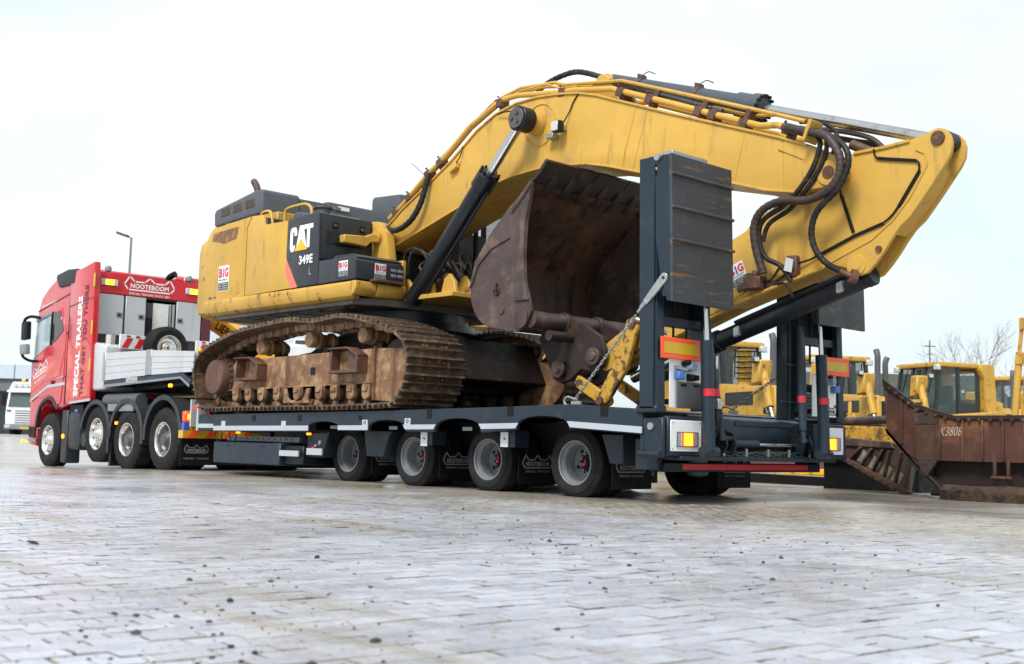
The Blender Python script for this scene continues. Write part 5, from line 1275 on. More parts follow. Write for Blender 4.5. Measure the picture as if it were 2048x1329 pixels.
# ---- bucket
K0, K1 = .40, 2.52
curve = [(2.94, 3.59), (2.57, 3.34), (2.22, 3.04), (1.97, 2.74), (1.875, 2.40), (1.96, 2.12), (2.16, 1.95), (2.50, 1.87), (2.74, 1.84)]
cs = [(p.x, p.z) for p in cr([(x, 0, z) for x, z in curve], 6)]
front = [(2.86, 1.89), (2.96, 2.08), (2.93, 2.2), (2.85, 2.42), (2.82, 2.75), (2.84, 3.14)]
bkt = MB()
off = []
for i, (x, z) in enumerate(cs):
    a, c = cs[max(0, i - 1)], cs[min(len(cs) - 1, i + 1)]; t = V((c[0] - a[0], 0, c[1] - a[1])).normalized(); off.append((x - t.z * .035, z + t.x * .035))
bkt.prism(cs + off[::-1], K0 + .041, K1 - .041)
bkt = bkt.build('bucket', 'bucket_in', exc, 0, 50)
for y in (K0, K1 - .04):
    sp_ = MB().prism(cs + front, y, y + .04).build('side_plate', 'bucket_out', bkt, .006)
    if y == K0:
        MB().prism([(2.955, 3.60), (2.56, 3.33), (2.50, 3.24), (2.60, 2.95), (2.66, 2.5), (2.70, 2.2), (2.93, 2.2), (2.85, 2.42), (2.825, 2.75), (2.845, 3.14)], y - .03, y - .001).build('side_cutter', 'bucket_out', sp_, .006)
        w_ = [(2.57, 3.35), (2.22, 3.04), (1.965, 2.74), (1.865, 2.40), (1.93, 2.47), (2.02, 2.68), (2.25, 2.86), (2.60, 2.97), (2.5, 3.2)]
        MB().prism(w_, y - .022, y - .001).build('wear_plate', 'bucket_out', sp_, .008)
        MB().cyl((2.79, y - .02, 1.99), (2.79, y, 1.99), .115, n=24).build('hinge_disc', 'bucket_out', sp_, .004)
        MB().cyl((2.45, y - .016, 2.11), (2.45, y, 2.11), .05, n=18).build('plug_disc', 'bucket_out', sp_, .004)
        MB().lathe([(.055, 0), (.05, -.02), (.035, -.02), (.03, 0)], (2.36, y, 2.34), n=20, closed=True).bar((2.36, y - .012, 2.44), (2.36, y - .012, 2.30), .02, .02, (1, 0, 0)).build('side_mark', 'rust_dark', sp_)
        MB().tube([(2.95, y - .02, 3.59), (2.85, y - .03, 3.48), (2.62, y - .03, 3.27)], .035, 8).build('corner_guard', 'bucket_out', sp_)
# cutting edge and bolt-on plates
MB().prism([(2.90, 3.54), (2.96, 3.60), (2.93, 3.63), (2.87, 3.57)], K0 - .03, K1 + .03).build('cutting_edge', 'rust_dark', bkt, .006)
yy = K0 - .02
wid = [.60, .30, .55, .72]
for k, w_ in enumerate(wid):
    MB().prism([(2.925, 3.615), (2.955, 3.585), (3.06, 3.66), (3.19, 3.80), (3.16, 3.83), (3.03, 3.70)], yy, min(yy + w_ - .018, K1 + .02)).build('edge_plate', 'rust_dark', bkt, .005)
    yy += w_
for k in range(7):
    y = .60 + k * .29
    MB().prism([(2.80, 3.50), (2.88, 3.47), (3.06, 3.62), (3.10, 3.72), (3.04, 3.72), (2.92, 3.62)], y, y + .10).build('tooth_adapter', 'rust_dark', bkt, .012)
# hinge tube, ears and pins
MB().cyl((2.90, K0 + .04, 1.985), (2.90, K1 - .04, 1.985), .10, n=24).build('hinge_tube', 'bucket_out', bkt)
for y in (.98, 1.56):
    MB().lathe([(.115, 0), (.125, .01), (.125, .09), (.115, .10)], (2.90, y - .02, 1.985), n=24).build('tube_collar', 'rust_dark', bkt)
    MB().prism([(2.62, 2.02), (2.98, 2.05), (3.30, 1.93), (3.52, 1.80), (3.60, 1.62), (3.55, 1.45), (3.40, 1.38), (3.22, 1.42), (3.05, 1.30), (2.90, 1.26), (2.76, 1.32), (2.68, 1.48), (2.50, 1.80)], y, y + .06).build('bucket_ear', 'rust_dark', bkt, .012)
for x, z in ((3.46, 1.56), (2.90, 1.43)):
    MB().cyl((x, .93, z), (x, 1.67, z), .075, n=20).cyl((x, .90, z), (x, .94, z), .105, n=24).cyl((x, .885, z), (x, .90, z), .055, n=16).build('bucket_pin', 'bucket_out', bkt, .006)
MB().cyl((3.05, .6, 1.80), (3.05, 2.0, 1.80), .06, n=16).build('spacer_tube', 'rust_dark', bkt)
# linkage
for y in (.90, 1.62):
    MB().prism([(3.52, 1.06), (3.60, .99), (3.70, 1.03), (3.98, 1.40), (4.13, 1.86), (4.08, 1.97), (3.98, 1.96), (3.82, 1.52)], y, y + .07).build('link_arm', 'yellow_chipped', exc, .012)
    MB().prism([(3.16, 1.36), (3.10, 1.27), (3.16, 1.20), (3.56, .98), (3.68, 1.0), (3.66, 1.10)], y + .08, y + .14).build('link_rod', 'yellow_chipped', exc, .012)
    MB().cyl((3.61, y - .03, 1.05), (3.61, y + .17, 1.05), .05, n=16).build('link_pin', 'brown_clamp', exc)
    MB().cyl((4.06, y - .02, 1.90), (4.06, y + .09, 1.90), .055, n=16).build('link_pin', 'brown_clamp', exc)
    MB().prism([(3.66, 1.60), (4.02, 1.98), (4.35, 2.15), (4.5, 2.05), (4.2, 1.72), (3.8, 1.48)], y + .12, y + .16).build('stick_cheek', 'yellow_chipped', exc, .01)
# ------------------------------------------------------------------ red tractor truck
trk = thing('tractor_truck', 'red four-axle heavy haulage tractor truck coupled to the low loader', 'truck', (-7.6, 1.25, -.07))
body = [(-10.48, .62), (-10.88, .62), (-10.93, 1.16), (-10.98, 1.92), (-10.88, 2.02), (-10.80, 2.75), (-10.78, 2.91), (-10.64, 3.18), (-10.32, 3.37), (-9.91, 3.53), (-9.20, 3.58), (-8.85, 3.58), (-8.85, 1.08), (-9.10, 1.05), (-9.51, .955), (-9.60, .99), (-9.67, 1.03), (-9.80, 1.115), (-9.95, 1.15), (-10.10, 1.13), (-10.21, 1.08), (-10.34, .98), (-10.42, .88), (-10.46, .75)]
cabt = MB().prism(body, .02, 2.48).build('cab', 'red', trk, .05, seg=3)
MB().prism([(-10.86, .60), (-10.92, .60), (-10.92, .30), (-10.55, .26), (-10.50, .60)], .05, 2.45).build('front_bumper', 'red', trk, .03, seg=2)
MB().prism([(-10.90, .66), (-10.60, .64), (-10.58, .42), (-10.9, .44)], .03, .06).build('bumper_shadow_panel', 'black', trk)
MB().box(-10.94, -10.55, .03, .06, .345, .41).build('bumper_trim', 'rim_grey', trk)
MB().tube([(-10.92, .05, .34), (-11.04, -.03, .345)], .012, 6).cyl((-11.04, -.05, .345), (-11.04, -.01, .345), .035, n=12).build('corner_lamp', 'lamp_amber', trk)
# door lines, side windows
dr = MB().prism([(-10.86, 1.22), (-10.93, 1.90), (-10.82, 2.02), (-10.76, 2.74), (-10.0, 2.88), (-9.60, 2.93), (-9.32, 2.45), (-9.33, 1.6), (-9.40, 1.10), (-9.55, 1.05), (-9.75, 1.20), (-9.98, 1.26), (-10.25, 1.2)], .008, .03).build('door', 'red', trk, .008)
gl = MB().prism([(-10.79, 1.99), (-10.78, 2.35), (-10.70, 2.73), (-10.02, 2.83), (-10.02, 2.24)], -.002, .012).build('door_window', 'cab_glass', dr, .004)
MB().prism([(-10.0, 2.235), (-10.0, 2.835), (-9.63, 2.875), (-9.43, 2.47), (-9.84, 2.27)], -.002, .012).build('door_window', 'glass_dark', dr, .004)
MB().bar((-10.0, -.006, 2.22), (-10.0, -.006, 2.84), .02, .05, (1, 0, 0)).build('window_bar', 'black', dr)
MB().prism([(-10.74, 2.70), (-10.0, 2.82), (-9.96, 2.87), (-10.75, 2.77)], -.02, .0).build('wind_deflector', 'rim_grey', dr)
MB().prism([(-10.90, 1.62), (-10.88, 1.30), (-10.3, 1.50), (-9.5, 1.62), (-9.36, 2.05), (-9.6, 1.98), (-10.0, 1.86), (-10.5, 1.72)], .002, .0075).build('flame_graphic', 'orange_flame', dr)
MB().prism([(-10.87, 1.12), (-10.86, 1.17), (-10.02, 1.445), (-9.22, 1.49), (-9.22, 1.43), (-10.02, 1.39)], .0, .0072).build('silver_stripe', 'reflect', trk)
MB().box(-9.86, -9.72, -.012, .004, 1.46, 1.53).build('door_handle', 'black', dr, .01)
MB().prism([(-9.6, 1.54), (-9.3, 1.58), (-9.3, 1.61), (-9.6, 1.57)], .0, .006).build('model_badge', 'grey_letter', dr)
fl = frame((-10.44, .003, 1.745), (1, 0, .27), (-.12, 0, 1))
crown_logo(fl, .72, 'white_sign', dr, k=1.0)
text('NOOTEBOOM.COM', frame((-10.42, .0, 1.565), (1, 0, .27), (-.12, 0, 1)), .55, .05, 'white_sign', dr, bold=.0)
text('WWW.NOOTEBOOM.COM', frame((-10.22, .015, 3.03), (1, 0, .10), (0, 0, 1)), .72, .055, 'white_sign', cabt, bold=.0)
MB().prism([(-9.24, 1.06), (-9.21, 1.06), (-9.21, 3.45), (-9.24, 3.45)], .012, .022).build('door_gap', 'black', cabt)
MB().prism([(-9.33, 2.42), (-9.24, 2.43), (-9.24, 2.41), (-9.33, 2.40)], .012, .021).build('door_gap', 'black', cabt)
MB().prism([(-10.75, 2.93), (-9.24, 3.18), (-9.24, 3.16), (-10.75, 2.91)], .010, .021).build('roof_seam', 'dark_letter', cabt)
# arch lip
lip = [(-10.50, .62), (-10.46, .86), (-10.36, 1.03), (-10.20, 1.13), (-9.95, 1.20), (-9.78, 1.17), (-9.62, 1.06), (-9.48, .98)]
strip(lip, -.012, .06, .07).build('arch_lip', 'fender', trk, .01)
# sun visor / roof deflector
MB().prism([(-9.90, 3.52), (-9.84, 3.58), (-9.35, 3.64), (-8.95, 3.62), (-9.02, 3.34), (-9.74, 3.32)], -.02, .12).build('roof_deflector', 'fender', trk, .03, seg=2)
MB().prism([(-10.60, 3.2), (-9.9, 3.55), (-8.9, 3.66), (-8.9, 3.55), (-9.9, 3.4)], .4, 2.1).build('roof_fairing', 'red', trk, .05)
# side fairing panel with lettering
fp = MB().prism([(-9.06, 1.10), (-9.20, 3.40), (-9.10, 3.58), (-8.72, 3.60), (-8.15, 3.68), (-8.12, 3.4), (-8.08, 2.2), (-8.03, 1.14)], -.012, .10).build('side_fairing', 'red', trk, .02, seg=2)
MB().prism([(-9.10, 1.15), (-8.06, 1.22), (-8.12, 2.1), (-8.5, 2.35), (-8.9, 2.1), (-9.14, 2.3)], -.0165, -.011).build('flame_graphic', 'orange_flame', fp)
MB().prism([(-9.0, 1.07), (-8.9, 1.11), (-8.03, 1.165), (-8.03, 1.12)], -.016, .0).build('fairing_trim', 'reflect', fp)
text('SPECIAL TRAILERS', frame((-8.665, -.0175, 2.14), (0, 0, 1), (-1, 0, 0)), 1.86, .19, 'white_sign', fp, bold=.045)
text('THAT GET YOU THERE', frame((-8.42, -.0175, 2.24), (-.005, 0, 1), (-1, 0, 0)), 2.06, .15, 'dark_letter', fp, bold=.03)
MB().prism([(-9.17, 2.92), (-8.11, 3.02), (-8.11, 3.005), (-9.17, 2.905)], -.0175, -.011).build('panel_seam', 'dark_letter', fp)
for z0, z1 in ((3.21, 3.46), (2.33, 2.58), (1.66, 1.90)):
    MB().box(-8.14, -8.08, -.022, -.014, z0, z1).build('side_reflector', 'marker_yellow', fp)
# mirrors
mr_ = MB().prism([(-10.84, 2.68), (-10.55, 2.70), (-10.52, 2.34), (-10.82, 2.33)], -.28, -.18).build('mirror', 'black', trk, .03, seg=2)
MB().prism([(-10.88, 2.25), (-10.55, 2.25), (-10.52, 2.05), (-10.84, 2.05)], -.28, -.18).build('mirror', 'rim_grey', trk, .03, seg=2)
MB().tube(cr([(-10.5, .05, 2.76), (-10.62, -.15, 2.80), (-10.76, -.22, 2.76), (-10.84, -.23, 2.66)], 4), .03, 8).build('mirror_arm', 'black', trk)
MB().tube(cr([(-10.84, -.23, 2.10), (-10.82, -.20, 2.0), (-10.7, -.1, 1.93), (-10.6, .04, 1.93)], 4), .028, 8).build('mirror_arm', 'black', trk)
# ---- chassis
for y_ in (.75, 1.55): MB().box(-10.6, -4.25, y_, y_ + .2, .55, .88).build('chassis_rail', 'black', trk, .01)
MB().box(-8.9, -4.4, .3, 2.2, .86, .92).build('deck_plate', 'black', trk)
MB().box(-9.0, -8.45, .05, 2.45, .45, 1.05).build('engine_block', 'black', trk)
# step, tank, pots
MB().prism([(-9.30, .96), (-9.06, .96), (-9.04, .12), (-9.04, -.03), (-9.28, -.02)], .02, .30).build('step_guard', 'fender', trk, .02)
MB().cyl((-9.18, .0, .47), (-9.18, .03, .47), .045, n=12).build('side_marker_lamp', 'lamp_amber', trk)
MB().prism([(-8.96, .86), (-8.88, .93), (-8.50, .90), (-8.44, .80), (-8.40, .32), (-8.48, .22), (-8.84, .24), (-8.92, .32)], .0, .55).build('fuel_tank', 'fender', trk, .04, seg=2)
MB().cyl((-8.72, .08, .92), (-8.72, .08, .97), .06, n=14).build('filler_cap', 'blue', trk)
MB().cyl((-8.28, .02, .42), (-8.28, .4, .42), .14, n=20).build('air_tank', 'fender', trk, .02)
MB().box(-6.95, -6.88, -.01, .03, .70, .75).build('side_marker_lamp', 'lamp_amber', trk)
# wheels
def alu_rim(deep):
    if deep: pr = [(.262, .02), (.285, .008), (.285, -.004), (.272, -.006), (.262, .01), (.252, .03), (.247, .10), (.238, .135)]
    else: pr = [(.262, .02), (.285, .008), (.285, -.004), (.272, -.006), (.262, .01), (.25, .035), (.235, .05), (.20, .035), (.14, .03), (.12, .01), (.10, .005), (.085, -.02), (.06, -.03), (0.001, -.03)]
    b = MB(); b.lathe(pr, n=40, caps=False); return b.mesh('rim', 0, 30)
RD, RS = alu_rim(True), alu_rim(False)
b = MB()
for k in range(10):
    a = 2 * PI * k / 10; b.cyl((.165 * math.cos(a), .0, .165 * math.sin(a)), (.165 * math.cos(a), .035, .165 * math.sin(a)), .014, n=6)
NUT_S = b.mesh('wheel_nut', 0)
b = MB()
for k in range(10):
    a = 2 * PI * k / 10; b.cyl((.215 * math.cos(a + .3), .028, .215 * math.sin(a + .3)), (.215 * math.cos(a + .3), .048, .215 * math.sin(a + .3)), .017, n=10)
HOLE_S = b.mesh('rim_hole', 0)
b = MB(); b.lathe([(.240, .13), (.16, .115), (.145, .10), (.13, .06), (.10, .03), (.09, .0), (.001, .0)], n=24)
for k in range(10):
    a = 2 * PI * k / 10; b.cyl((.17 * math.cos(a), .085, .17 * math.sin(a)), (.17 * math.cos(a), .125, .17 * math.sin(a)), .014, n=6)
HUB_D = b.mesh('hub', 0)
TT_D = tyre_mesh(.525, .278, .29, lug=True, zmin=-.50)
TT_S = tyre_mesh(.515, .278, .30, zmin=-.495)
for x, z, kind in ((-9.90, .385, 's'), (-7.74, .525, 's'), (-6.53, .445, 'd'), (-5.20, .465, 'd')):
    for near in (True, False):
        yo = .02 if near else 2.48
        w = place('wheel', TT_D if kind == 'd' else TT_S, 'rubber', trk, (x, yo, z))
        if not near: w.rotation_euler = (0, 0, PI)
        if kind == 'd':
            link('rim', RD, 'alu', w); link('hub', HUB_D, 'greyplastic', w)
            wi = place('wheel', TT_D, 'rubber', trk, (x, yo + (.62 if near else -.62), z)); wi.rotation_euler = (0, 0, PI if near else 0)
        else:
            link('rim', RS, 'alu', w); link('wheel_nut', NUT_S, 'alu', w)['kind'] = 'stuff'; link('rim_hole', HOLE_S, 'black', w)['kind'] = 'stuff'
    MB().cyl((x, .3, z), (x, 2.2, z), .09, n=12).build('axle', 'black', trk)
# fenders
def fender(cx_, cz, r, a0, a1, legs):
    pts = [(cx_ + r * math.cos(math.radians(a)), cz + r * math.sin(math.radians(a))) for a in np.linspace(a0, a1, 14)]
    if legs: pts = [(pts[0][0] + .02, legs[0])] + pts + [(pts[-1][0] - .02, legs[1])]
    f = strip(pts, -.015, .60, .035).build('fender', 'fender', trk, .008)
    strip(pts, -.03, -.014, .085).build('fender_lip', 'fender', f, .006)
    strip(pts, 1.90, 2.50, .035).build('fender', 'fender', trk, .008)
fender(-7.74, .50, .60, 20, 165, (.20, .62))
fender(-6.50, .48, .63, 15, 165, (.38, .45))
fender(-5.17, .52, .63, 10, 165, (.55, .45))
MB().prism([(-7.12, .36), (-7.06, .36), (-7.06, -.02), (-7.14, -.02)], .0, .5).build('mud_flap', 'black', trk)
# ---- equipment rack behind the cab
RX = -8.29
rk = MB().box(RX - .55, RX - .02, .10, 2.45, 1.2, 3.48).build('equipment_rack', 'rack_dark', trk, .01)
sg = MB().box(RX - .04, RX + .01, .09, 2.46, 3.14, 3.50).build('rack_sign', 'sign_red', trk, .006)
crown_logo(back(RX + .011, 1.14, 3.345), 1.02, 'white_sign', sg, 'SPECIAL TRAILERS SINCE 1881', k=.82)
for y in (.33, 2.04):
    l_ = MB().box(RX + .01, RX + .05, y - .165, y + .165, 3.28, 3.40).build('rear_lamp', 'glass_lens', sg, .01)
    MB().box(RX + .051, RX + .058, y - .08, y + .08, 3.29, 3.39).build('amber_lens', 'lamp_yellow', l_)
for y0, y1, hy in ((.13, .645, .57), (.685, 1.085, 1.0), (1.72, 2.24, 1.80)):
    lk = MB().box(RX - .02, RX + .005, y0, y1, 2.37, 3.125).build('locker_door', 'alu_sheet', trk, .008)
    MB().box(RX + .005, RX + .012, hy - .06, hy + .06, 2.70, 2.80).build('locker_latch', 'rim_grey', lk, .004)
    MB().box(RX + .012, RX + .018, hy - .035, hy + .02, 2.73, 2.77).build('latch_handle', 'black', lk)
MB().cyl((RX - .15, 1.22, 2.52), (RX - .15, 1.55, 2.52), .01, n=6).box(RX - .2, RX + .03, 1.22, 1.54, 2.52, 3.04).build('water_tank', 'alu', trk, .06, seg=3)
for y in (1.59, 1.66): MB().cyl((RX - .02, y, 2.5), (RX - .02, y, 3.05), .028, n=10).build('coil_pipe', 'steel', trk)
MB().box(RX - .3, RX - .02, 1.1, 1.7, 3.04, 3.1).build('rack_crossbar', 'sign_red', trk)
MB().box(RX - .1, RX + .02, 1.12, 1.2, 2.45, 2.75).build('hose_reel', 'black', trk)
MB().tube(cr([(RX - .2, 1.62, 3.4), (RX - .2, 1.62, 3.58), (RX - .05, 1.68, 3.66)], 4), .06, 10).build('exhaust_stack', 'black', trk)
for y in (.35, 2.0): MB().cyl((RX - .1, y, 3.5), (RX - .1, y, 3.55), .02, n=8).lathe([(.02, 3.55), (.06, 3.56), (.065, 3.62), (.04, 3.66), (.001, 3.665)], (RX - .1, y, 0), 'Z', 12).build('beacon', 'rim_grey', trk)
MB().prism([(RX - .5, 3.40), (RX - .5, 3.7), (RX - .1, 3.62), (RX - .1, 3.40)], 1.9, 2.46).build('rear_deflector', 'red', trk, .02)
MB().box(RX - .5, RX + .0, 2.26, 2.46, 1.6, 3.13).build('rack_side', 'dark_letter', trk)
# lower boxes: grey tank, catwalk, boards
MB().prism([(-8.20, 1.30), (-8.22, 2.10), (-8.05, 2.19), (-7.62, 2.12), (-7.58, 1.32)], .04, .7).build('side_locker', 'alu_sheet', trk, .05, seg=3)
MB().cyl((-7.9, .25, 2.15), (-7.9, .25, 2.33), .09, n=16).build('exhaust_tip', 'alu', trk)
MB().box(-8.15, -7.0, .8, 2.4, 1.95, 2.05).build('catwalk', 'alu_sheet', trk)
for y0, y1 in ((.28, .76), (1.78, 2.26)):
    wb_ = MB().box(-7.60, -7.56, y0, y1, 2.07, 2.33).build('warning_board', 'white', trk, .004)
    w = y1 - y0
    for k in range(2):
        a = y0 + .03 + k * .24
        MB().prism([(a, 2.09), (a + .12, 2.09), (a + .22, 2.27), (a + .10, 2.27)], -7.559, -7.556, 'X').build('warning_stripe', 'redlogo', wb_)
    for d_ in (.12, .30): MB().box(-7.56, -7.545, y0 + d_, y0 + d_ + .07, 2.29, 2.32).build('board_lamp', 'lamp_red_off', wb_)
MB().cyl((-7.5, .1, 1.12), (-6.2, .1, 1.12), .12, n=16).build('air_tank', 'greyplastic', trk, .01)
MB().box(-7.3, -6.3, .0, .03, .93, 1.06).build('chain_rack', 'rim_grey', trk, .004)
MB().box(-7.35, -6.4, .04, .10, .86, .92).build('step_tread', 'black', trk, .004)
sgy = MB().box(-5.95, -5.0, .55, .58, 1.0, 1.20).build('name_board', 'marker_yellow', trk)
text('EINNOUT', side(-5.47, .548, 1.10), .8, .13, 'black', sgy, bold=.04)
for k in range(3):
    MB().tube(cr([(-7.6, .5 + .2 * k, 1.0), (-7.2, .5 + .2 * k, 1.25), (-6.7, .5 + .2 * k, 1.1), (-6.3, .6 + .2 * k, 1.2)], 5), .025, 6).build('air_hose', 'redlogo' if k == 1 else 'black', trk)
# rear of the truck
MB().box(-4.35, -4.20, -.15, 2.5, .50, .62).build('underrun_bar', 'marker_yellow', trk)
for k in range(8):
    y = -.1 + k * .32
    MB().prism([(y, .50), (y + .14, .50), (y + .24, .62), (y + .10, .62)], -4.199, -4.195, 'X').build('warning_stripe', 'orange', trk)
mf = MB().box(-4.27, -4.25, -.15, 2.5, .08, .49).build('mud_flap', 'black', trk)
crown_logo(back(-4.248, .12, .32), .42, 'grey_letter', mf)
text('WIJCHEN   HOLLAND', back(-4.248, .12, .18), .44, .035, 'grey_letter', mf, bold=.0)
tl = MB().box(-4.3, -4.20, -.13, .02, .76, .92).build('tail_lamp', 'lamp_red', trk, .015)
MB().box(-4.199, -4.192, -.09, -.01, .79, .88).build('amber_lens', 'lamp_amber', tl)
MB().box(-4.30, -4.21, -.13, -.05, .62, .75).build('plate_light_box', 'bluelogo', trk)
pt_ = MB().box(-4.25, -4.22, -.04, .45, .63, .73).build('number_plate', 'marker_yellow', trk)
text('03-BGV-1', back(-4.218, .2, .68), .4, .07, 'black', pt_, bold=.02)
MB().box(-4.12, -4.08, -.09, .07, .68, 1.10).build('marker_post', 'alu_sheet', trk)
MB().box(-4.079, -4.075, -.05, .0, .95, 1.0).build('post_lamp', 'lamp_red', trk)
MB().prism([(.10, .72), (.22, .86), (.22, 1.02), (.10, .88)], -4.10, -4.07, 'X').build('warning_panel', 'redlogo', trk)

# spare wheel standing on the neck
sw = thing('spare_wheel', 'spare truck wheel with polished rim standing behind the lockers of the red truck', 'wheel', (-7.25, 1.07, 1.68))
b = MB(); 
me_sp = tyre_mesh(.40, .228, .235, n=64)
w = link('tyre', me_sp, 'rubber', sw); w.rotation_euler = (0, 0, PI / 2); w.location = (0, 0, .44)
c = link('rim', RS, 'alu', sw); c.rotation_euler = (0, 0, PI / 2); c.location = (0.02, 0, .44); c.scale = (.83, 1, .83)
c = link('wheel_nut', NUT_S, 'black', sw); c.rotation_euler = (0, 0, PI / 2); c.location = (0.02, 0, .44); c.scale = (.7, 1, .7)
MB().box(-7.35, -6.95, .9, 1.25, 1.575, 1.74).build('wheel_cradle', 'black', sw)
MB().box(-7.22, -7.12, 1.62, 1.80, 2.05, 2.16).build('lamp_box', 'caterp_yel', trk, .02)
# ------------------------------------------------------------------ machines parked behind the trailer
def dozer(label, loc, head, sc=1., lamps=True, fins=False, cab_on=True, blade=True):
    t = thing('bulldozer', label, 'bulldozer', loc, math.radians(head), 'bulldozers parked in the yard', local=True)
    t.scale = (sc,) * 3
    Yl, Yw = 'yellow_worn', 'yellow_chipped'
    for s in (-1, 1):
        y0, y1 = sorted((s * .85, s * 1.40))
        ymid = s * 1.12
        pts = [(-1.75, .35), (-1.6, .08), (1.75, .06), (2.0, .3), (1.85, .62), (.2, 1.18), (-.55, 1.30), (-.95, 1.15)]
        P = [(p.x, p.z) for p in cr([(x, 0, z) for x, z in pts], 5, True)]
        tr = MB(); n = len(P)
        ins = [(.08 + (x - .08) * .93, .6 + (z - .6) * .88) for x, z in P]
        vs = [(x, y, z) for y in (y0, y1) for x, z in P] + [(x, y, z) for y in (y0, y1) for x, z in ins]
        fs = [(i, (i + 1) % n, n + (i + 1) % n, n + i) for i in range(n)] + [(2 * n + i, 3 * n + i, 3 * n + (i + 1) % n, 2 * n + (i + 1) % n) for i in range(n)]
        fs += [(i, 2 * n + i, 2 * n + (i + 1) % n, (i + 1) % n) for i in range(n)] + [(n + i, n + (i + 1) % n, 3 * n + (i + 1) % n, 3 * n + i) for i in range(n)]
        tr.add(vs, fs); tr = tr.build('track', 'track_dark', t)
        b = MB()
        for i in range(0, n, 1):
            x, z = P[i]; a, c = P[i - 1], P[(i + 1) % n]; d = V((c[0] - a[0], 0, c[1] - a[1])).normalized(); nn = V((d.z, 0, -d.x))
            b.obox(V((x, ymid, z)) - nn * 0 + V((0, 0, 0)), d, (0, 1, 0), nn, .012, .27, .05)
        g = b.build('grouser', 'track', tr); g['kind'] = 'stuff'
        MB().box(-1.2, 1.4, ymid - .16, ymid + .16, .25, .62).build('roller_frame', Yw, t, .02)
        for x, z, r in ((-1.4, .42, .30), (1.6, .40, .30), (-.55, .95, .30)):
            MB().cyl((x, ymid - .2, z), (x, ymid + .2, z), r, n=20).cyl((x, ymid + s * .2, z), (x, ymid + s * .26, z), r * .5, n=16).build('track_wheel', 'yellow_worn', t, .01)
        MB().bar((-.4, s * 1.5, .45), (2.75, s * 1.5, .35), .16, .22).build('push_arm', Yw, t, .02)
        lc = MB().cyl((2.15, s * .72, 2.32), (2.45, s * .72, 1.45), .085, n=16).build('lift_cylinder', Yl, t)
        MB().cyl((2.45, s * .72, 1.45), (2.85, s * .72, .55), .045, n=12).build('rod', 'chrome', lc)
        MB().prism([(1.95, 1.9), (2.25, 1.95), (2.30, 2.42), (2.02, 2.42)], s * .72 - .16, s * .72 + .16).build('cylinder_yoke', Yl, t, .03)
        if lamps:
            hl = MB().box(2.25, 2.36, s * .70 - .08, s * .70 + .08, 1.30, 1.44).build('head_lamp', 'blackpaint', t, .03)
            MB().box(2.36, 2.37, s * .70 - .06, s * .70 + .06, 1.32, 1.42).build('lamp_glass', 'glass_lens', hl)
            tl_ = MB().box(2.18, 2.30, s * .95 - .07, s * .95 + .07, 2.36, 2.48).box(2.1, 2.2, min(s * .72, s * .95), max(s * .72, s * .95), 2.34, 2.39).build('work_lamp', 'greyplastic', t, .02)
            MB().box(2.30, 2.31, s * .95 - .05, s * .95 + .05, 2.38, 2.46).build('lamp_glass', 'glass_lens', tl_)
    MB().prism([(.15, 1.05), (.15, 2.02), (2.05, 1.86), (2.38, 1.78), (2.42, 1.0)], -.58, .58).build('engine_hood', Yl, t, .06, seg=2)
    for s in (-1, 1):
        MB().box(.5, 1.6, min(s * .582, s * .60), max(s * .582, s * .60), 1.52, 1.80).build('hood_side_panel', 'grey_cat', t, .01)
    gr = MB().box(2.425, 2.45, -.55, .55, 1.0, 1.76).build('grille', 'grille', t)
    for k in range(9): MB().box(2.45, 2.465, -.52, .52, 1.04 + k * .08, 1.065 + k * .08).build('grille_bar', 'grey_cat', gr)
    for y_ in (-.68, .56): MB().prism([(2.40, .95), (2.55, .95), (2.55, 1.86), (2.40, 1.9)], y_, y_ + .12).build('radiator_guard', Yl, t, .02)
    MB().box(-1.8, .3, -.85, .85, .6, 1.35).build('main_frame', Yw, t, .03)
    for s in (-1, 1): MB().prism([(-1.9, 1.30), (.25, 1.32), (.25, 1.50), (-.3, 1.62), (-1.9, 1.75)], min(s * .86, s * 1.42), max(s * .86, s * 1.42)).build('track_fender', Yl, t, .03)
    MB().prism([(-2.3, 1.2), (-2.3, 2.0), (-1.75, 2.1), (-1.7, 1.2)], -.9, .9).build('rear_tank', Yl, t, .06, seg=2)
    ex_ = MB().tube(cr([(1.1, .25, 1.9), (1.1, .25, 2.7), (1.1, .25, 2.95), (1.04, .25, 3.1)], 4), .075, 12).build('exhaust_stack', 'grey_hood', t)
    if fins:
        b = MB(); b.cyl((.75, -.25, 1.9), (.75, -.25, 2.75), .16, n=16); b.build('air_cleaner', Yl, t)
        for k in range(6): MB().lathe([(.17, 0), (.24, .015), (.17, .03)], (.75, -.25, 2.1 + k * .12), 'Z', 18).build('cooling_fin', 'grey_cat', t)
    if cab_on:
        cb = MB().prism([(-1.55, 1.5), (-.15, 1.5), (.02, 2.0), (-.22, 2.86), (-1.55, 2.86)], -.82, -.78).prism([(-1.55, 1.5), (-.15, 1.5), (.02, 2.0), (.0, 2.06), (-1.55, 2.06)], .78, .82).box(-1.55, -.15, -.78, .78, 1.45, 1.52)
        cb = MB().box(-1.55, -.1, -.80, .80, 1.45, 1.62).build('cab', 'grey_cat', t, .02)
        corners = [(-1.52, .77, -1.52, .74), (-.10, .77, -.25, .74), (-1.52, -.77, -1.52, -.74), (-.10, -.77, -.25, -.74), (-.85, .79, -.85, .76), (-.85, -.79, -.85, -.76), (-.10, .25, -.25, .24), (-.10, -.25, -.25, -.24)]
        for x, y, x2, y2 in corners: MB().bar((x, y, 1.6), (x2, y2, 2.92), .085, .085, (1, 0, 0)).build('cab_post', 'grey_cat', cb)
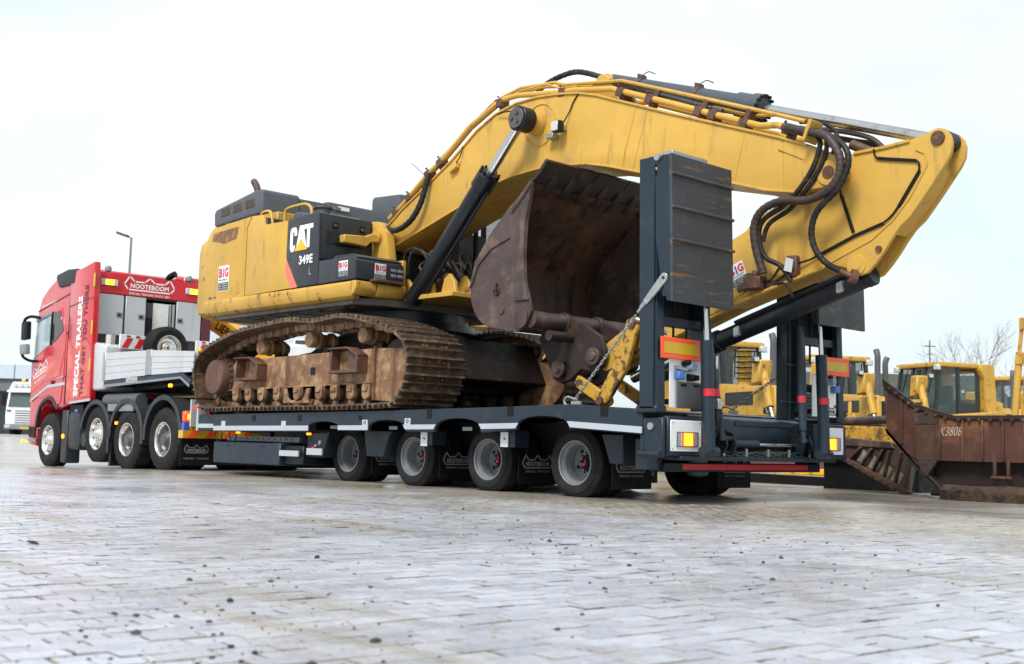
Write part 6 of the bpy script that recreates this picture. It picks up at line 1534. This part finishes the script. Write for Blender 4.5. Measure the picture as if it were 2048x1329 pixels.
        for y in (-.78, .78):
            MB().prism([(-.82, 1.62), (-.14, 1.62), (-.26, 2.90), (-.82, 2.90)], y - .005, y + .005).build('cab_window', 'glass', cb)
            MB().prism([(-1.48, 1.95), (-.90, 1.95), (-.90, 2.80), (-1.48, 2.80)], y - .005, y + .005).build('cab_window', 'glass', cb)
            MB().box(-1.5, -.88, y - .02, y + .02, 1.6, 1.95).build('cab_side', 'grey_cat', cb)
        for y0, y1 in ((-.73, -.29), (-.21, .21), (.29, .73)):
            b = MB(); b.add([(-.09, y0, 1.66), (-.09, y1, 1.66), (-.235, y1, 2.88), (-.235, y0, 2.88), (-.10, y0, 1.66), (-.10, y1, 1.66), (-.245, y1, 2.88), (-.245, y0, 2.88)], [(0, 1, 2, 3), (7, 6, 5, 4), (0, 4, 5, 1), (1, 5, 6, 2), (2, 6, 7, 3), (3, 7, 4, 0)]); b.build('cab_window', 'glass', cb)
            MB().bar((-.07, (y0 + y1) / 2, 2.2), (-.2, (y0 + y1) / 2 + .1, 2.85), .02, .02, (1, 0, 0)).build('wiper', 'black', cb)
        MB().box(-1.6, -.15, -.86, .86, 2.90, 3.03).build('cab_roof', Yl, t, .05, seg=2)
        MB().box(-1.1, -.7, -.25, .25, 1.7, 1.9).box(-1.2, -1.08, -.25, .25, 1.75, 2.45).build('driver_seat', 'ladder_glass', cb, .05)
        for s in (-1, 1):
            rp_ = MB().prism([(-2.05, 1.7), (-1.62, 1.7), (-1.62, 2.62), (-1.45, 2.86), (-1.45, 3.02), (-1.95, 3.02)], min(s * .70, s * .95), max(s * .70, s * .95)).build('roll_bar', Yl, t, .03)
            MB().box(-.2, -.08, s * .8 - .09, s * .8 + .09, 2.80, 2.95).build('roof_lamp', 'glass_lens', t, .02)
        MB().box(-2.0, -1.55, -.7, .7, 2.82, 3.04).build('roll_bar_top', Yl, t, .04)
        MB().tube([(-.3, -.9, 1.6), (-.1, -1.15, 1.95), (-.6, -1.15, 1.95), (-.7, -.9, 1.6)], .02, 6).build('hand_rail', Yl, t)
    if blade:
        pts = [(2.85 + .22 * math.sin(k / 8 * PI) * -1 + .12, .08 + k / 8 * 1.05) for k in range(9)]
        bl = MB(); bl.prism(pts + [(x - .07, z) for x, z in pts[::-1]], -1.75, 1.75); bl = bl.build('blade', 'rust', t)
        MB().cyl((2.80, -1.75, 1.16), (2.80, 1.75, 1.16), .06, n=12).build('blade_rim', 'bucket_out', bl)
    return t
dozer('yellow bulldozer with glazed dark cab behind the large rusty blade', (-2.3, 19.2, 0), -112, .95)
dozer('yellow bulldozer half hidden behind the far ramp tower', (-3.47, 17.9, 0), -28, 1.0)
dozer('yellow bulldozer with ribbed air cleaner seen between the two ramp towers', (-2.39, 11.73, 0), -22, .95, fins=True)
dozer('yellow bulldozer farthest right, mostly hidden by an upright yellow arm', (-3.3, 27.2, 0), -75, 1.0)
dozer('yellow bulldozer seen in the gap between tracks and bucket', (-9.9, 11.1, 0), -25, 1.22)

# upright arm of a parked digger at the right edge
am = thing('digger_arm', 'upright yellow digger arm at the right edge of the yard', 'digger arm', (2.25, 15.05, 0))
MB().prism([(2.25, 0), (3.05, 0), (2.95, 1.0), (2.82, 3.6), (2.50, 3.65), (2.38, 1.6)], 14.85, 15.3).build('arm', 'yellow_worn', am, .03)
MB().box(1.5, 3.2, 14.4, 15.8, 0, .35).build('mounting_foot', 'yellow_worn', am, .04)
MB().cyl((2.20, 14.85, .9), (2.34, 14.85, 2.6), .07, n=14).build('arm_cylinder', 'yellow', am)
MB().cyl((2.34, 14.85, 2.6), (2.42, 14.85, 3.3), .04, n=12).build('rod', 'yellow_worn', am)
for x_, z_ in ((2.30, 2.4), (2.38, 3.1)): MB().box(x_, x_ + .14, 14.76, 14.86, z_, z_ + .25).build('pipe_clamp', 'yellow_worn', am, .01)
MB().cyl((2.62, 14.8, 3.58), (2.62, 15.35, 3.58), .10, n=16).build('pivot_pin', 'yellow_worn', am)

# large rusty dozer blade lying on timbers
BY = 4.70
bl = thing('rusty_blade', 'large rusty bulldozer blade with ribs and chalk marking resting on timber', 'blade', (6.6, 5.2, 0))
face = [(4.99, 1.48), (5.05, 1.42), (5.43, 1.14), (5.94, .99), (9.2, 1.02), (9.2, .46), (5.43, .46), (5.20, .62), (5.03, .84)]
MB().prism(face, BY, BY + .05).build('back_face', 'rust_blade', bl, .006)
# curved trough behind
pr = [(BY + .05, .98), (BY + .35, .72), (BY + .50, .42), (BY + .48, .18), (BY + .3, .05), (BY + .34, .02), (BY + .55, .15), (BY + .58, .45), (BY + .42, .78), (BY + .1, 1.02)]
MB().prism(pr, 5.45, 9.2, 'X').build('mouldboard', 'rust_blade', bl, .004)
MB().prism([(5.03, .84), (5.05, .79), (5.43, .44), (5.88, .03), (5.80, .03), (5.35, .42)], BY - .02, BY + .5).build('end_bit', 'rust_dark', bl, .006)
MB().prism([(4.98, 1.50), (5.06, 1.44), (5.44, 1.16), (5.95, 1.01), (9.2, 1.04), (9.2, .985), (5.94, .96), (5.42, 1.10), (5.0, 1.38)], BY - .03, BY - .001).build('top_rail', 'rust_dark', bl, .006)
for x, z in [(5.10 + .085 * k, 1.355 - .062 * k) for k in range(4)] + [(5.47 + .12 * k, 1.085 - .033 * k) for k in range(4)] + [(6.0 + .13 * k, .965) for k in range(24)]:
    MB().cyl((x, BY - .05, z), (x, BY - .02, z), .022, n=8).build('rail_bolt', 'bucket_out', bl)
for x, z0, z1 in [(5.25, .66, 1.22), (5.43, .48, 1.10)] + [(6.04 + .245 * k, .48, .955) for k in range(13)]:
    MB().box(x - .012, x + .012, BY - .035, BY - .001, z0, z1).build('face_rib', 'rust_blade', bl, .004)
MB().box(5.44, 5.76, BY - .028, BY - .002, .46, .90).build('patch_plate', 'rust', bl, .006)
MB().box(5.43, 5.73, BY - .03, BY - .002, .905, 1.05).build('patch_plate', 'bucket_out', bl, .006)
lg = MB(); lg.prism([(5.47, .455), (5.72, .455), (5.69, .40), (5.63, .33), (5.60, .27), (5.54, .265), (5.51, .33)], BY - .05, BY + .01).build('mounting_lug', 'bucket_out', bl, .008)
MB().cyl((5.56, BY - .06, .30), (5.56, BY + .02, .30), .022, n=12).build('lug_pin', 'rust_dark', bl)
for x in (6.42, 6.58): MB().prism([(x, .47), (x + .035, .47), (x + .035, .28), (x, .28)], BY - .06, BY - .02).build('loop_leg', 'rust', bl, .006)
MB().cyl((6.40, BY - .04, .28), (6.64, BY - .04, .28), .025, n=10).build('loop_bar', 'rust', bl)
text('K3808', frame((5.89, BY - .002, .82), (1, 0, .03), (.3, 0, 1)), .27, .115, 'chalk', bl, name='chalk_marking', bold=-.004)
MB().box(5.6, 8.9, BY + .15, BY + .4, .16, .5).build('lower_beam', 'rust_dark', bl, .01)
for nm, lb, x0, x1, y0, y1, z1, seed in (('timber_beam', 'thick weathered timber beam under the rusty blade, nearest the lane', 5.86, 9.0, 4.48, 4.68, .185, 3), ('timber_beam', 'second timber beam lying behind under the rusty blade', 6.05, 8.6, 5.0, 5.2, .16, 8)):
    rr_ = random.Random(seed); b = MB(); vs = []; n = 14
    for i in range(n):
        x = x0 + (x1 - x0) * i / (n - 1)
        for (yy, zz) in ((y0, 0), (y1, 0), (y1, z1 * .8), (y1 - .03, z1), (y0 + .03, z1 * .97), (y0 - .01, z1 * .6)):
            vs.append((x + (rr_.uniform(-.03, .03) if i in (0, n - 1) else 0), yy + rr_.uniform(-.008, .008), max(0.002, zz + rr_.uniform(-.01, .01))))
    fs = [(i * 6 + k, i * 6 + (k + 1) % 6, (i + 1) * 6 + (k + 1) % 6, (i + 1) * 6 + k) for i in range(n - 1) for k in range(6)] + [tuple(range(6))[::-1], tuple(range((n - 1) * 6, n * 6))]
    tag(b.add(vs, fs).build(nm, 'wood', None, 0, 30), lb, 'timber', 'timber beams')

# brown ribbed blade tipped on its back beside it
b2 = thing('ribbed_blade', 'brown steel blade with slanted ribs lying tipped beside the large rusty blade', 'blade', (4.1, 6.0, 0))
BF = 5.60
MB().prism([(2.6, .74), (3.95, .73), (4.67, .67), (4.93, .475), (4.80, .0), (3.94, .415), (2.6, 1.05 - .1)][:5] + [(3.94, .415), (2.6, .60)], BF, BF + .06).build('back_face', 'bucket_out', b2, .006)
MB().prism([(2.6, .75), (3.95, .74), (4.60, .69), (4.66, .60), (3.95, .625), (2.6, .66)], BF - .04, BF - .001).build('upper_band', 'bucket_out', b2, .008)
MB().prism([(2.6, .60), (3.94, .415), (4.80, .0), (4.86, .0), (4.93, .03), (4.90, .05), (3.96, .47), (2.6, .65)], BF - .12, BF - .0).build('cutting_edge', 'rust', b2, .006)
MB().prism([(4.93, .475), (4.96, .475), (4.86, .02), (4.80, .0)], BF - .10, BF + .05).build('end_plate', 'bucket_out', b2, .006)
for k in range(5):
    x0_, z0_ = 4.02 + k * .165, .455 - k * .082
    x1_, z1_ = x0_ + .16, .61 - k * .012
    if k >= 3: x1_ = x0_ + .09
    MB().bar((x0_, BF - .045, z0_), (x1_, BF - .045, z1_), .09, .026, (1, 0, -1)).build('slanted_rib', 'bucket_out', b2, .004)
for k in range(4):
    x0_, z0_ = 4.09 + k * .165, .43 - k * .082
    MB().prism([(x0_, z0_), (x0_ + .13, z0_ - .06), (x0_ + .20, z0_ + .04 + .01 * k), (x0_ + .10, z0_ + .15)], BF - .012, BF - .0005).build('moss_patch', 'moss', b2)
for k in range(8):
    x_ = 3.98 + k * .105; MB().cyl((x_, BF - .135, .43 - (x_ - 3.94) * .47), (x_, BF - .118, .43 - (x_ - 3.94) * .47), .014, n=8).build('edge_bolt', 'rust_dark', b2)
MB().cyl((3.2, 6.3, .97), (4.8, 6.15, 1.03), .06, n=12).build('top_pipe', 'bucket_out', b2)
MB().box(3.0, 4.9, 6.2, 6.9, .45, .92).build('frame_box', 'yellow_chipped', b2, .03)
MB().box(3.1, 4.6, 6.35, 6.8, 0, .45).build('shade_block', 'black', b2)  # black block stands in for the dark shadow under the frame box
# striped ramp plate on the ground
pl_ = thing('striped_ramp', 'low ramp plate with yellow and black striped edge lying behind the trailer', 'ramp', (1.2, 8.0, 0))
MB().prism([(.1, .0), (3.9, .0), (3.6, .10), (.4, .16)], 7.4, 8.6).build('ramp_plate', 'ramp_steel', pl_)
MB().bar((.1, 7.35, .10), (3.9, 7.25, .06), .14, .13).build('dark_beam', 'black', pl_)
for k in range(10):
    MB().obox((.2 + k * .36, 8.62, .19), (1, 0, 0), (0, 1, 0), (0, 0, 1), .15, .05, .05).build('yellow_block', 'caterp_yel', pl_, .01)

# ------------------------------------------------------------------ far background, right
hs = thing('house', 'dark gabled house with mossy roof and chimney beyond the bulldozers', 'house', (-18, 40.5, 0), math.radians(47), local=True)
L_ = 9.
MB().box(-1.2, L_, .2, 5.8, 0, 2.7).build('wall', 'brickwall', hs)
MB().prism([(-.1, 2.45), (3.0, 4.45), (6.1, 2.45)], -1.0, L_ - .1, 'X').build('roof', 'roofgreen', hs)
MB().prism([(-.3, 2.35), (3.0, 4.55), (3.0, 4.40), (-.3, 2.2)], -1.4, L_ + .3, 'X').build('roof_plane', 'roofgreen', hs)
MB().prism([(6.3, 2.35), (3.0, 4.55), (3.0, 4.40), (6.3, 2.2)], -1.4, L_ + .3, 'X').build('roof_plane', 'roofgreen', hs)
chm = MB().box(5.6, 6.5, 2.6, 3.4, 3.8, 5.0).build('chimney', 'roofgreen', hs)
MB().cyl((6.05, 3, 5.0), (6.05, 3, 6.3), .03, n=6).cyl((5.75, 3, 6.0), (6.35, 3, 6.0), .025, n=6).cyl((5.9, 3, 5.6), (6.2, 3, 5.6), .02, n=6).build('weather_vane', 'bark', chm)
for x in (1.5, 4.0): 
    w_ = MB().box(x, x + 1.0, .17, .21, 1.0, 2.1).build('window', 'white', hs); MB().box(x + .08, x + .92, .16, .172, 1.08, 2.02).build('pane', 'glass_dark', w_)
def bare_tree(label, loc, h, seed):
    t = thing('bare_tree', label, 'tree', loc, local=True); r_ = random.Random(seed)
    tk = MB(); tk.tube([(0, 0, 0), (.05, .02, h * .3), (0, .08, h * .55)], [.16, .12, .08], 8); tk.build('trunk', 'bark', t)
    c = MB()
    def br(p, d, L_, r, k):
        p1 = p + d * L_ * .55 + V((r_.uniform(-.1, .1), r_.uniform(-.1, .1), 0)) * L_; p2 = p1 + (d + V((r_.uniform(-.3, .3), r_.uniform(-.3, .3), r_.uniform(-.1, .3)))).normalized() * L_ * .5
        c.tube([p, p1, p2], [r * .45, r * .3, r * .18], 5 if k > 1 else 4)
        if k == 0: return
        for q, n_ in ((p1, 2), (p2, 3)):
            for _ in range(n_):
                d2 = (d + V((r_.uniform(-.8, .8), r_.uniform(-.8, .8), r_.uniform(-.2, .6)))).normalized(); br(q, d2, L_ * r_.uniform(.5, .75), r * .5, k - 1)
    for k in range(7):
        a = k * .9 + r_.random(); br(V((0, .04, h * (.28 + .045 * k))), V((math.cos(a) * .7, math.sin(a) * .7, .8)).normalized(), h * .24, .05, 3)
    c.build('crown', 'bark', t)
bare_tree('bare leafless tree behind the bulldozers at far right', (-10.5, 40.5, 0), 6.2, 4)
bare_tree('small bare shrub-like tree beside the leafless tree', (-8.3, 42.5, 0), 4.8, 9)

# ------------------------------------------------------------------ far background, left
bd = thing('canopy_building', 'long pale blue flat-roofed building with painted shade under its roof at the far left', 'building', (-84, 27, .2), math.radians(47), local=True)
MB().box(-40, 7, 0, 14, 4.6, 5.75).build('roof_band', 'facade', bd, .02)
for k in range(12): MB().box(-39.6 + k * 3.9, -39.54 + k * 3.9, -.03, .02, 4.62, 5.73).build('panel_joint', 'facade_dark', bd)
MB().box(-39, 6.5, .3, 13.5, 3.6, 4.6).build('roof_shade', 'facade_dark', bd)  # dark grey puts the shadowed depth below the roof into the colour
MB().box(-39, 6, 4, 13.0, -.3, 3.6).build('wall', 'facade_dark', bd)
for k in range(11): MB().cyl((-38 + k * 4.2, .8, -.3), (-38 + k * 4.2, .8, 3.6), .12, n=10).build('column', 'rim_grey', bd)
wh = thing('warehouse', 'pale grey warehouse glimpsed through the excavator undercarriage', 'building', (-66, 46, .2), math.radians(47), local=True)
MB().box(-14, 10, 0, 16, -.3, 9.6).build('wall', 'facade', wh)
MB().box(-14.2, 10.2, -.2, 16.2, 9.6, 10.0).build('roof_edge', 'white', wh)
for k in range(8):
    w_ = MB().box(-12.5 + k * 2.8, -11.0 + k * 2.8, -.04, .02, 6.6, 8.4).build('window', 'white', wh); MB().box(-12.4 + k * 2.8, -11.1 + k * 2.8, -.06, -.035, 6.7, 8.3).build('pane', 'glass_dark', w_)
lp = thing('lamp_post', 'tall thin grey floodlight post behind the red truck', 'lamp post', (-44.2, 17.3, .2))
MB().cyl((-44.2, 17.3, .2), (-44.2, 17.3, 10.6), .09, .06, 12).build('pole', 'rim_grey', lp)
MB().bar((-44.2, 17.3, 10.55), (-44.45, 17.05, 10.7), .06, .06).build('bracket', 'rim_grey', lp)
MB().obox((-44.52, 16.98, 10.74), (-1, -1, .45), (1, -1, 0), (.3, .3, 1), .32, .16, .06).build('floodlight', 'greyplastic', lp, .02)
kb = MB(); kb.bar((-60, 3, .33), (-30, 26, .22), .3, .16); kb = kb.build('kerb', 'concrete'); kb['kind'] = 'structure'

# white truck facing the yard
ws = thing('white_truck', 'white truck cab with chrome light bar and orange beacons driving in at far left', 'truck', (-71.75, 22.98, .22), math.radians(-48), local=True)
ws.scale = (1.27, 1.27, 1.27)
# local: front +x, width along y
MB().prism([(-2.2, .55), (.0, .5), (.06, 1.15), (-.02, 2.0), (-.28, 2.75), (-.55, 3.05), (-2.2, 3.12)], -1.22, 1.22).build('cab', 'white', ws, .07, seg=2)
b = MB(); b.add([(.06, -1.08, 1.62), (.06, 1.08, 1.62), (-.11, 1.02, 2.52), (-.11, -1.02, 2.52), (-.02, -1.08, 1.62), (-.02, 1.08, 1.62), (-.265, 1.02, 2.52), (-.265, -1.02, 2.52)], [(0, 1, 2, 3), (7, 6, 5, 4), (0, 4, 5, 1), (1, 5, 6, 2), (2, 6, 7, 3), (3, 7, 4, 0)]); b.build('windscreen', 'screen', ws)
MB().prism([(-.2, 2.50), (.15, 2.42), (.16, 2.52), (-.2, 2.68)], -1.15, 1.15).build('sun_visor', 'white', ws, .02)
gr = MB().box(.03, .09, -.85, .85, .66, 1.50).build('grille', 'white', ws, .02)
for k in range(6): MB().box(.09, .11, -.62, .62, .72 + k * .13, .78 + k * .13).build('grille_slot', 'facade_dark', gr)
MB().box(-.1, .16, -1.22, 1.22, .36, .66).build('bumper', 'rim_grey', ws, .04)
for y in (-1.0, 1.0):
    MB().box(.12, .18, y - .16, y + .16, .44, .62).build('head_lamp', 'glass_lens', ws, .03)
    MB().box(.05, .10, y - .12, y + .12, 1.36, 1.46).build('corner_vane', 'facade_dark', ws)
    MB().cyl((-.9, y * 1.05 - .14, .47), (-.9, y * 1.05 + .14, .47), .50, n=24).build('wheel', 'rubber', ws)
    MB().box(.0, .12, y * 1.35 - .12, y * 1.35 + .12, 1.7, 2.4).build('mirror', 'black', ws, .03)
    MB().cyl((-.5, y * .55, 3.1), (-.5, y * .55, 3.22), .09, n=14).build('beacon', 'lamp_amber', ws)
MB().box(.165, .17, -.25, .25, .39, .50).build('number_plate', 'marker_yellow', ws)
MB().cyl((-.22, -1.05, 2.80), (-.22, 1.05, 2.80), .03, n=8).build('light_bar', 'chrome', ws)
for k in range(6): MB().cyl((-.25, -.85 + k * .34, 2.86), (-.12, -.85 + k * .34, 2.86), .12, n=16).build('spot_lamp', 'glass_lens', ws)
for k in range(10):
    y = -1.0 + k * .2; b = MB(); b.add([(-.100, y, 2.50), (-.100, y + .2, 2.50), (-.08, y + .1, 2.42), (-.195, y, 2.50), (-.195, y + .2, 2.50), (-.175, y + .1, 2.42)], [(0, 1, 2), (5, 4, 3), (0, 3, 4, 1), (1, 4, 5, 2), (2, 5, 3, 0)]); b.build('curtain_scallop', 'white', ws)
MB().box(-6.5, -2.3, -1.2, 1.2, .8, 3.3).build('trailer_box', 'white', ws, .03)
MB().cyl((-5.2, -1.2, .5), (-5.2, 1.2, .5), .5, n=24).build('rear_axle_wheels', 'rubber', ws)

# yellow crane carried beyond the red truck
cn = thing('mobile_crane', 'yellow and white crane with lettered boom parked beyond the red truck', 'crane', (-9.0, 4.3, 0))
bmx = V((1, .5, -.62)).normalized()
o_ = V((-8.85, 3.3, 2.66))
MB().obox(o_ + bmx * .2, bmx, (-.45, .9, 0), (.55, .28, .8), 1.5, .2, .17).build('crane_boom', 'lieb', cn, .01)
uu = bmx.cross(V((.45, -.9, 0)).normalized())
ff = frame(o_ + V((.45, -.9, 0)).normalized() * .203, bmx, V((.45, -.9, 0)).normalized().cross(bmx))
text('LIEBHERR', lambda a, b_, c=0: ff(a + .1, b_, c), .85, .17, 'black', cn, bold=.02)
MB().box(-10.6, -6.6, 3.4, 5.6, .75, 1.95).build('carrier_body', 'white', cn, .05)
MB().box(-10.4, -9.2, 3.5, 5.5, 1.95, 2.6).build('operator_cab', 'white', cn, .08)
for x in (-10.0, -8.7, -7.3): MB().cyl((x, 3.5, .45), (x, 5.5, .45), .5, n=24).build('crane_wheel', 'rubber', cn)
